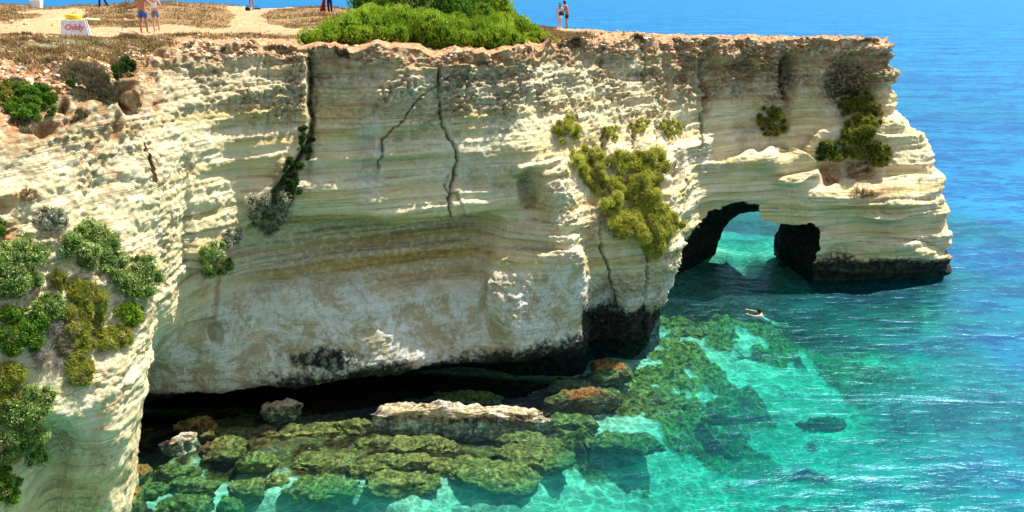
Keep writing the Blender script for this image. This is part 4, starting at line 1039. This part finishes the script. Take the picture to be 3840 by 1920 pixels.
# ================================================================ people
def skin_material(name, col, rough=.6):
    m, nt, out = newmat(name); b = NB(nt)
    geo = b.n("ShaderNodeNewGeometry")
    bs = b.n("ShaderNodeBsdfPrincipled")
    c = b.mix(b.ramp(b.noise(geo.outputs['Position'], 14, 4, .6), .35, .65), tuple(q * .82 for q in col), tuple(min(1, q * 1.12) for q in col))
    b.l(c, bs.inputs['Base Color']); bs.inputs['Roughness'].default_value = rough; bs.inputs['Specular IOR Level'].default_value = .3
    b.l(bs.outputs[0], out.inputs[0]); return m
MT = {}
def mat(name, col, rough=.8):
    if name not in MT: MT[name] = skin_material(name, col, rough)
    return MT[name]
def skin_graph(verts, edges, radii, sub=1):
    me = bpy.data.meshes.new("tmp"); me.from_pydata([tuple(v) for v in verts], edges, [])
    o = bpy.data.objects.new("tmp", me); COL.objects.link(o)
    md = o.modifiers.new("s", 'SKIN'); md.use_smooth_shade = True; md.branch_smoothing = .3
    for i, r in enumerate(radii):
        me.skin_vertices[0].data[i].radius = r if isinstance(r, tuple) else (r, r)
    me.skin_vertices[0].data[0].use_root = True
    sb_ = o.modifiers.new("u", 'SUBSURF'); sb_.levels = sub; sb_.render_levels = sub
    dg = bpy.context.evaluated_depsgraph_get(); dg.update()
    res = bpy.data.meshes.new_from_object(o.evaluated_get(dg))
    bpy.data.objects.remove(o)
    V = np.array([v.co[:] for v in res.vertices]); Fc = [list(p.vertices) for p in res.polygons]
    return V, Fc
def join_meshes(parts):
    V = []; Fc = []; off = 0
    for v, f in parts:
        V.append(np.asarray(v)); Fc += [[i + off for i in q] for q in f]; off += len(v)
    return np.concatenate(V), Fc
def poly_obj(name, V, Fc, m, parent):
    me = bpy.data.meshes.new(name); me.from_pydata([tuple(map(float, v)) for v in V], [], Fc)
    for p in me.polygons: p.use_smooth = True
    me.materials.append(m); o = bpy.data.objects.new(name, me); COL.objects.link(o)
    if parent: o.parent = parent
    return o
def head_mesh(c, r=.105, face=(0, 1, 0)):
    A, B = np.meshgrid(np.linspace(0, 2 * np.pi, 33), np.linspace(0, np.pi, 23), indexing='ij')
    D = np.stack([np.sin(A) * np.sin(B), np.cos(A) * np.sin(B), np.cos(B)], -1)      # y forward
    k = np.ones(D.shape[:2])
    def bump(dx, dy, dz, s, a):
        v = np.array([dx, dy, dz], float); v /= np.linalg.norm(v)
        return a * np.exp(-((D - v) ** 2).sum(-1) / s ** 2)
    k += bump(0, 1, -.05, .13, .22) + bump(0, 1, -.62, .25, .12) - bump(.35, 1, .08, .16, .07) - bump(-.35, 1, .08, .16, .07) + bump(0, 1, -.35, .12, .05)
    k += bump(1, -.05, -.02, .16, .2) + bump(-1, -.05, -.02, .16, .2)
    V = D * k[..., None] * np.array([.074, .094, .118])
    V[..., 0] *= 1 - .22 * sstep(.0, -.11, V[..., 2]); V = V * (r / .105)
    f = np.array(face, float); f[2] = 0; f /= np.linalg.norm(f); rt = np.array([f[1], -f[0], 0])
    V = V[..., :1] * rt + V[..., 1:2] * f + V[..., 2:] * np.array([0, 0, 1]) + np.array(c)
    return V.reshape(-1, 3), grid_faces(33, 23).tolist()
def hair_mesh(c, r=.105, face=(0, 1, 0), length=0.0, vol=1.1):
    A, B = np.meshgrid(np.linspace(0, 2 * np.pi, 37), np.linspace(0, np.pi * .72, 19), indexing='ij')
    D = np.stack([np.sin(A) * np.sin(B), np.cos(A) * np.sin(B), np.cos(B)], -1)
    V = D * np.array([.080, .098, .124]) * vol * (r / .105)
    front = sstep(.2, .8, D[..., 1])
    V[..., 2] = np.maximum(V[..., 2], np.where(front > 0, -.2 + .26 * front, -.2))          # hairline above the face
    V[..., 1] -= .012
    V[..., 2] -= (1 - front) * length * sstep(.3, 1, B / (np.pi * .72))
    V += .006 * perlin(V, 45, 300)[..., None]
    f = np.array(face, float); f[2] = 0; f /= np.linalg.norm(f); rt = np.array([f[1], -f[0], 0])
    V = V[..., :1] * rt + V[..., 1:2] * f + V[..., 2:] * np.array([0, 0, 1]) + np.array(c)
    return V.reshape(-1, 3), grid_faces(37, 19).tolist()
BASE = dict(pel=(0,0,.95), spi=(0,-.01,1.12), che=(0,-.01,1.32), nek=(0,0,1.47), hed=(0,.02,1.63),
  shl=(-.18,0,1.40), ell=(-.25,-.02,1.12), wrl=(-.25,.08,.88), shr=(.18,0,1.40), elr=(.25,-.02,1.12), wrr=(.25,.08,.88),
  hil=(-.09,0,.90), knl=(-.10,.03,.50), anl=(-.10,-.02,.09), tol=(-.11,.15,.035), hir=(.09,0,.90), knr=(.10,.03,.50), anr=(.10,-.02,.09), tor=(.11,.15,.035))
def person(label, loc, yaw, pose, height, skin, clothes, hair, hair_len=0.0, build=1.0, face=(0, 1, 0), extra=None):
    J = {k: np.array(pose.get(k, v), float) for k, v in BASE.items()}
    s = height / 1.75
    names = ['pel','spi','che','nek','hil','knl','anl','tol','hir','knr','anr','tor','shl','ell','wrl','shr','elr','wrr']
    ed = [('pel','spi'),('spi','che'),('che','nek'),('pel','hil'),('hil','knl'),('knl','anl'),('anl','tol'),('pel','hir'),('hir','knr'),('knr','anr'),('anr','tor'),('che','shl'),('shl','ell'),('ell','wrl'),('che','shr'),('shr','elr'),('elr','wrr')]
    rad = dict(pel=(.145,.11), spi=(.125,.10), che=(.15,.115), nek=.055, hil=.088, knl=.056, anl=.038, tol=(.04,.025), hir=.088, knr=.056, anr=.038, tor=(.04,.025), shl=.058, ell=.040, wrl=.027, shr=.058, elr=.040, wrr=.027)
    def R(k, m=1.0):
        r = rad[k]; r = r if isinstance(r, tuple) else (r, r)
        bb = build if k in ('pel','spi','che','hil','hir','shl','shr','knl','knr') else 1
        return (r[0] * m * bb, r[1] * m * bb)
    vid = {n: i for i, n in enumerate(names)}
    parts = [skin_graph([J[n] for n in names], [(vid[a], vid[b]) for a, b in ed], [R(n) for n in names], 1)]
    # hands: palm plus four fingers and a thumb
    for side, el, wr in ((-1, 'ell', 'wrl'), (1, 'elr', 'wrr')):
        d = J[wr] - J[el]; d /= np.linalg.norm(d)
        sidev = np.cross(d, [0, 0, 1.0]); 
        if np.linalg.norm(sidev) < .2: sidev = np.array([0, 1.0, 0])
        sidev /= np.linalg.norm(sidev); nrm = np.cross(sidev, d)
        w0 = J[wr]; pv = [w0, w0 + d * .045, w0 + d * .085]
        parts.append(skin_graph(pv, [(0, 1), (1, 2)], [(.022,.018), (.034,.014), (.036,.012)], 1))
        for q, ln in zip((-1.5, -.5, .5, 1.5), (.062, .075, .07, .055)):
            b0 = w0 + d * .08 + sidev * q * .017
            parts.append(skin_graph([b0, b0 + d * ln * .5 + nrm * .006, b0 + d * ln * .85 + nrm * .028], [(0, 1), (1, 2)], [.009, .008, .006], 0))
        t0 = w0 + d * .03 + sidev * .03
        parts.append(skin_graph([t0, t0 + sidev * .025 + d * .025, t0 + sidev * .03 + d * .055 + nrm * .01], [(0, 1), (1, 2)], [.011, .010, .008], 0))
    hc = J['hed']
    parts.append(skin_graph([J['nek'], (J['nek'] + hc) / 2, hc - [0, 0, .05]], [(0, 1), (1, 2)], [.058, .052, .05], 1))
    parts.append(head_mesh(hc, face=face))
    V, Fc = join_meshes(parts)
    root = empty("person", loc); root.rotation_euler = (0, 0, yaw); root.scale = (s, s, s)
    tag(root, label, "person")
    poly_obj("body", V, Fc, mat("skin_" + skin[0], skin[1], .55), root)
    poly_obj("hair", *hair_mesh(hc, face=face, length=hair_len), mat("hair_" + hair[0], hair[1], .6), root)
    for cname, kind, mname, colr in clothes:
        mm = mat(mname, colr, .9)
        if kind in ('shorts', 'trunks', 'trousers'):
            f = {'shorts': .72, 'trunks': .35, 'trousers': .97}[kind]
            kl = J['hil'] * (1 - f) + J['knl'] * f; kr = J['hir'] * (1 - f) + J['knr'] * f
            pts_ = [J['pel'] + [0, 0, .07], J['pel'] - [0, 0, .01], J['hil'], kl, J['hir'], kr]
            es = [(0, 1), (1, 2), (2, 3), (1, 4), (4, 5)]
            rr_ = [R('pel', 1.06), R('pel', 1.1), R('hil', 1.2), (.095 * build, .095), R('hir', 1.2), (.095 * build, .095)]
            if kind == 'trousers':
                pts_ += [J['anl'], J['anr']]; es += [(3, 6), (5, 7)]; rr_[3] = rr_[5] = (.075, .075); rr_ += [(.06, .06), (.06, .06)]
            poly_obj(cname, *skin_graph(pts_, es, rr_, 1), mm, root)
        elif kind == 'top':
            pts_ = [J['pel'] + [0, 0, .03], J['spi'], J['che'], J['nek'] - [0, 0, .06], J['shl'] * .8 + J['che'] * .2, J['shr'] * .8 + J['che'] * .2]
            poly_obj(cname, *skin_graph(pts_, [(0, 1), (1, 2), (2, 3), (2, 4), (2, 5)], [R('pel', 1.22), R('spi', 1.28), R('che', 1.2), (.075, .065), (.074, .074), (.074, .074)], 1), mm, root)
        elif kind == 'dress':
            pts_ = [J['che'] + [0, 0, .05], J['spi'], J['pel'], J['pel'] - [0, 0, .18], J['pel'] - [0, 0, .36], J['shl'] * .8 + J['che'] * .2, J['shr'] * .8 + J['che'] * .2]
            poly_obj(cname, *skin_graph(pts_, [(0, 1), (1, 2), (2, 3), (3, 4), (0, 5), (0, 6)], [R('che', 1.2), R('spi', 1.25), R('pel', 1.22), (.18, .14), (.20, .16), (.06, .06), (.06, .06)], 1), mm, root)
    return root
TAN = ("tanned", (.42, .19, .11)); FAIR = ("fair", (.62, .38, .28))
DKH = ("dark", (.012, .010, .009)); BRH = ("brown", (.07, .035, .018))
def at(x, y): return Vector(ground_at(x, y))
person("shirtless tanned man in blue swim shorts with his back to the camera and elbows out", at(361, 85), math.radians(-8),
  dict(ell=(-.40,.10,1.20), wrl=(-.22,.34,1.30), elr=(.38,.08,1.15), wrr=(.20,.32,1.22), knl=(-.13,.02,.5), knr=(.13,.02,.5), anl=(-.14,-.02,.09), anr=(.14,-.02,.09), tol=(-.17,.15,.035), tor=(.17,.15,.035), hed=(0,.08,1.62)),
  1.88, TAN, [("swim_shorts", "shorts", "blue_cloth", (.05, .11, .42))], DKH, build=1.15)
person("woman in white tank top and denim shorts raising a bent arm beside the shirtless man", at(398, 80), math.radians(14),
  dict(ell=(-.34,.12,1.50), wrl=(-.50,.20,1.28), elr=(.30,.02,1.12), wrr=(.16,.16,.98), knl=(-.09,.05,.5), knr=(.12,-.02,.5), anl=(-.10,-.02,.09)),
  1.78, FAIR, [("tank_top", "top", "white_cloth", (.78, .78, .80)), ("denim_shorts", "shorts", "denim", (.13, .19, .34))], BRH, .16, build=.92)
person("distant figure in white shirt with dark trousers striding at the far left of the plateau", at(263, 21), math.radians(70),
  dict(knl=(-.10,.18,.50), anl=(-.10,.24,.09), tol=(-.10,.40,.04), knr=(.10,-.02,.50), anr=(.10,-.26,.12), tor=(.11,-.12,.035)),
  1.72, FAIR, [("shirt", "top", "white_cloth", (.8, .8, .8)), ("trousers", "trousers", "black_cloth", (.02, .02, .03))], DKH)
person("distant figure in dark blue shorts behind the grass left of the shirtless man", at(323, 17), math.radians(20),
  dict(), 1.72, TAN, [("swim_shorts", "shorts", "navy_cloth", (.012, .012, .06))], DKH)
person("distant person in dark swimwear on the sandy path in the middle", at(631, 28), math.radians(185),
  dict(wrl=(-.20,.18,1.00)), 1.7, TAN, [("swim_trunks", "trunks", "black_cloth", (.02, .02, .03))], DKH)
person("person in long dark navy clothes carrying a red towel near the green shrubs", at(829, 35), math.radians(160),
  dict(ell=(-.26,.0,1.12), wrl=(-.24,.14,.98), elr=(.27,0,1.12), wrr=(.30,.10,.92)), 1.7, FAIR,
  [("navy_top", "top", "navy_cloth", (.012, .012, .06)), ("navy_trousers", "trousers", "navy_cloth", (.012, .012, .06))], DKH)
person("dark haired woman in a short white dress facing the camera beside the green shrubs", at(1406, 72), math.radians(172),
  dict(ell=(-.24,.02,1.13), wrl=(-.20,.20,1.02), elr=(.25,.02,1.13), wrr=(.22,.16,.92), knl=(-.08,.03,.5), knr=(.08,.03,.5)),
  1.58, FAIR, [("dress", "dress", "lilac_cloth", (.66, .62, .78))], DKH, .10, build=.9)
person("tanned man in dark shorts leaning towards the woman in the white dress", at(1427, 73), math.radians(110),
  dict(che=(0,.08,1.32), spi=(0,.02,1.12), nek=(0,.15,1.46), hed=(0,.22,1.60), shl=(-.18,.10,1.38), shr=(.18,.10,1.38), ell=(-.22,.12,1.10), wrl=(-.12,.36,1.12), elr=(.22,.10,1.08), wrr=(.10,.34,1.06), knl=(-.10,.08,.50), anl=(-.11,.0,.09)),
  1.76, TAN, [("shorts", "shorts", "black_cloth", (.02, .02, .03))], DKH)
# swimmer, chest down in the water
sp_ = US(1913, 792, 0)
person("swimmer with dark wet hair and pale shoulders reaching both arms across the green water", Vector((sp_[0], sp_[1], -1.38)), math.radians(70),
  dict(ell=(-.36,.26,1.40), wrl=(-.30,.50,1.43), elr=(.34,.30,1.40), wrr=(.30,.56,1.44), spi=(0,-.12,1.20), pel=(0,-.42,1.10), hil=(-.09,-.45,1.08), hir=(.09,-.45,1.08), knl=(-.14,-.80,.98), knr=(.14,-.80,.98), anl=(-.14,-1.15,1.05), anr=(.14,-1.15,1.05), tol=(-.14,-1.30,1.02), tor=(.14,-1.30,1.02), che=(0,-.02,1.34), nek=(0,.04,1.45), hed=(0,.08,1.56)),
  1.75, FAIR, [("swim_trunks", "trunks", "black_cloth", (.02, .02, .03))], DKH)

# ================================================================ small things on the plateau
def bm_obj(name, bm, m, parent=None, smooth=False):
    me = bpy.data.meshes.new(name); bm.to_mesh(me); bm.free()
    for p in me.polygons: p.use_smooth = smooth
    me.materials.append(m); o = bpy.data.objects.new(name, me); COL.objects.link(o)
    if parent: o.parent = parent
    return o
def taper_box(sx0, sy0, sx1, sy1, z0, z1, bev=.015):
    bm = bmesh.new()
    v = [bm.verts.new(p) for p in [(-sx0, -sy0, z0), (sx0, -sy0, z0), (sx0, sy0, z0), (-sx0, sy0, z0), (-sx1, -sy1, z1), (sx1, -sy1, z1), (sx1, sy1, z1), (-sx1, sy1, z1)]]
    for f in [(0, 3, 2, 1), (4, 5, 6, 7), (0, 1, 5, 4), (1, 2, 6, 5), (2, 3, 7, 6), (3, 0, 4, 7)]: bm.faces.new([v[i] for i in f])
    bmesh.ops.bevel(bm, geom=list(bm.edges), offset=bev, segments=2, affect='EDGES')
    return bm
cart_at = at(190, 90)
cart = empty("vendor_stand", cart_at); cart.rotation_euler = (0, 0, math.radians(20))
tag(cart, "white tapered vendor box with red lettering and a yellow ring on pale yellow flaps", "vendor stand")
WHT = mat("white_panel", (.80, .80, .82), .6); YEL = mat("yellow_plastic", (.85, .55, .02), .4); PYL = mat("pale_yellow_board", (.85, .82, .38), .7); RED = mat("red_paint", (.75, .12, .22), .7)
bm_obj("box", taper_box(.50, .40, .42, .33, 0, .62), WHT, cart)
for sx_ in (-1, 1):
    bm = taper_box(.27, .24, .22, .20, -.02, .02, .008); o = bm_obj("flap", bm, PYL, cart)
    o.location = (sx_ * .66, 0, .655); o.rotation_euler = (0, sx_ * math.radians(6), 0)
bm = taper_box(.40, .30, .40, .30, .622, .655, .006); bm_obj("lid", bm, PYL, cart)
A, B = np.meshgrid(np.linspace(0, 2 * np.pi, 41), np.linspace(0, 2 * np.pi, 21), indexing='ij')
TV = np.stack([(.20 + .095 * np.cos(B)) * np.cos(A) * 1.05, (.16 + .095 * np.cos(B)) * np.sin(A), .75 + .095 * np.sin(B)], -1)
poly_obj("yellow_ring", TV.reshape(-1, 3), grid_faces(41, 21).tolist(), YEL, cart)
kn = taper_box(.018, .018, .012, .012, .85, .91, .004); bm_obj("knob", kn, mat("black_cloth", (.02, .02, .03)), cart)
fc = bpy.data.curves.new("lettering", 'FONT'); fc.body = "Oddy"; fc.size = .30; fc.extrude = .004; fc.align_x = 'CENTER'; fc.shear = .25; fc.offset = .006
fo = bpy.data.objects.new("tmpf", fc); COL.objects.link(fo)
dg = bpy.context.evaluated_depsgraph_get(); dg.update()
fm_ = bpy.data.meshes.new_from_object(fo.evaluated_get(dg)); bpy.data.objects.remove(fo)
fm_.materials.clear(); fm_.materials.append(RED)
lo = bpy.data.objects.new("lettering", fm_); COL.objects.link(lo); lo.parent = cart
lo.location = (0, -.385, .26); lo.rotation_euler = (math.radians(90 - 6.5), 0, 0)

bk = at(97, 21)
o = bm_obj("marker_block", taper_box(.26, .2, .36, .26, 0, .62, .03), WHT, None); o.location = bk - Vector((0, 0, .04))
tag(o, "small white block standing on the grass at the far left horizon", "marker block")
def bag(name, label, x, y, w_s, hgt, mcol, dz=0):
    p = at(x, y)
    A, B = np.meshgrid(np.linspace(0, 2 * np.pi, 33), np.linspace(0, np.pi, 17), indexing='ij')
    V = np.stack([w_s * np.cos(A) * np.sin(B) ** .6, w_s * .6 * np.sin(A) * np.sin(B) ** .6, hgt * .5 * (1 + np.cos(B)) - .02], -1)
    V *= (1 + .12 * perlin(V, 5, 400))[..., None]
    e = empty(name, p); tag(e, label, "bag", None)
    poly_obj("bag_body", V.reshape(-1, 3), grid_faces(33, 17)[:, ::-1].tolist(), mat(*mcol), e)
    t = np.linspace(0, math.pi, 9)
    tube_mesh("strap", [(np.stack([w_s * .5 * np.cos(t), 0 * t, hgt * .92 + hgt * .4 * np.sin(t)], -1), np.full(9, .012))], TWIG, e, (.02, .02, .02))
bag("beach_bag", "black bag lying left of the distant person on the path", 619, 28, .16, .26, ("black_cloth", (.02, .02, .03)))
bag("beach_bag", "dark blue bag lying right of the distant person on the path", 645, 27, .30, .20, ("navy_cloth", (.012, .012, .06)))
# red towel hanging from the hand of the navy figure
p = at(822, 35)
gx_, gz_ = np.meshgrid(np.linspace(-1, 1, 14), np.linspace(0, 1, 22), indexing='ij')
TW = np.stack([gx_ * (.06 + .12 * gz_) - .18 * gz_, .05 * np.sin(gx_ * 5) * gz_, 1.0 - gz_ * .85], -1)
TW2 = TW + np.array([0, .03, 0])
fA = grid_faces(14, 22); Vt = np.concatenate([TW.reshape(-1, 3), TW2.reshape(-1, 3)])
bnd = []
o = poly_obj("towel", Vt, fA.tolist() + (fA[:, ::-1] + 14 * 22).tolist(), mat("red_cloth", (.35, .02, .012)), None)
o.location = p; tag(o, "dark red towel hanging beside the person in navy clothes", "towel")
p = at(1413, 73)
o = bm_obj("handbag", taper_box(.17, .07, .14, .05, 0, .26, .03), mat("black_cloth", (.02, .02, .03)), None, True); o.location = p + Vector((0, -.1, .82)); tag(o, "black bag held between the woman in white and the tanned man", "bag")
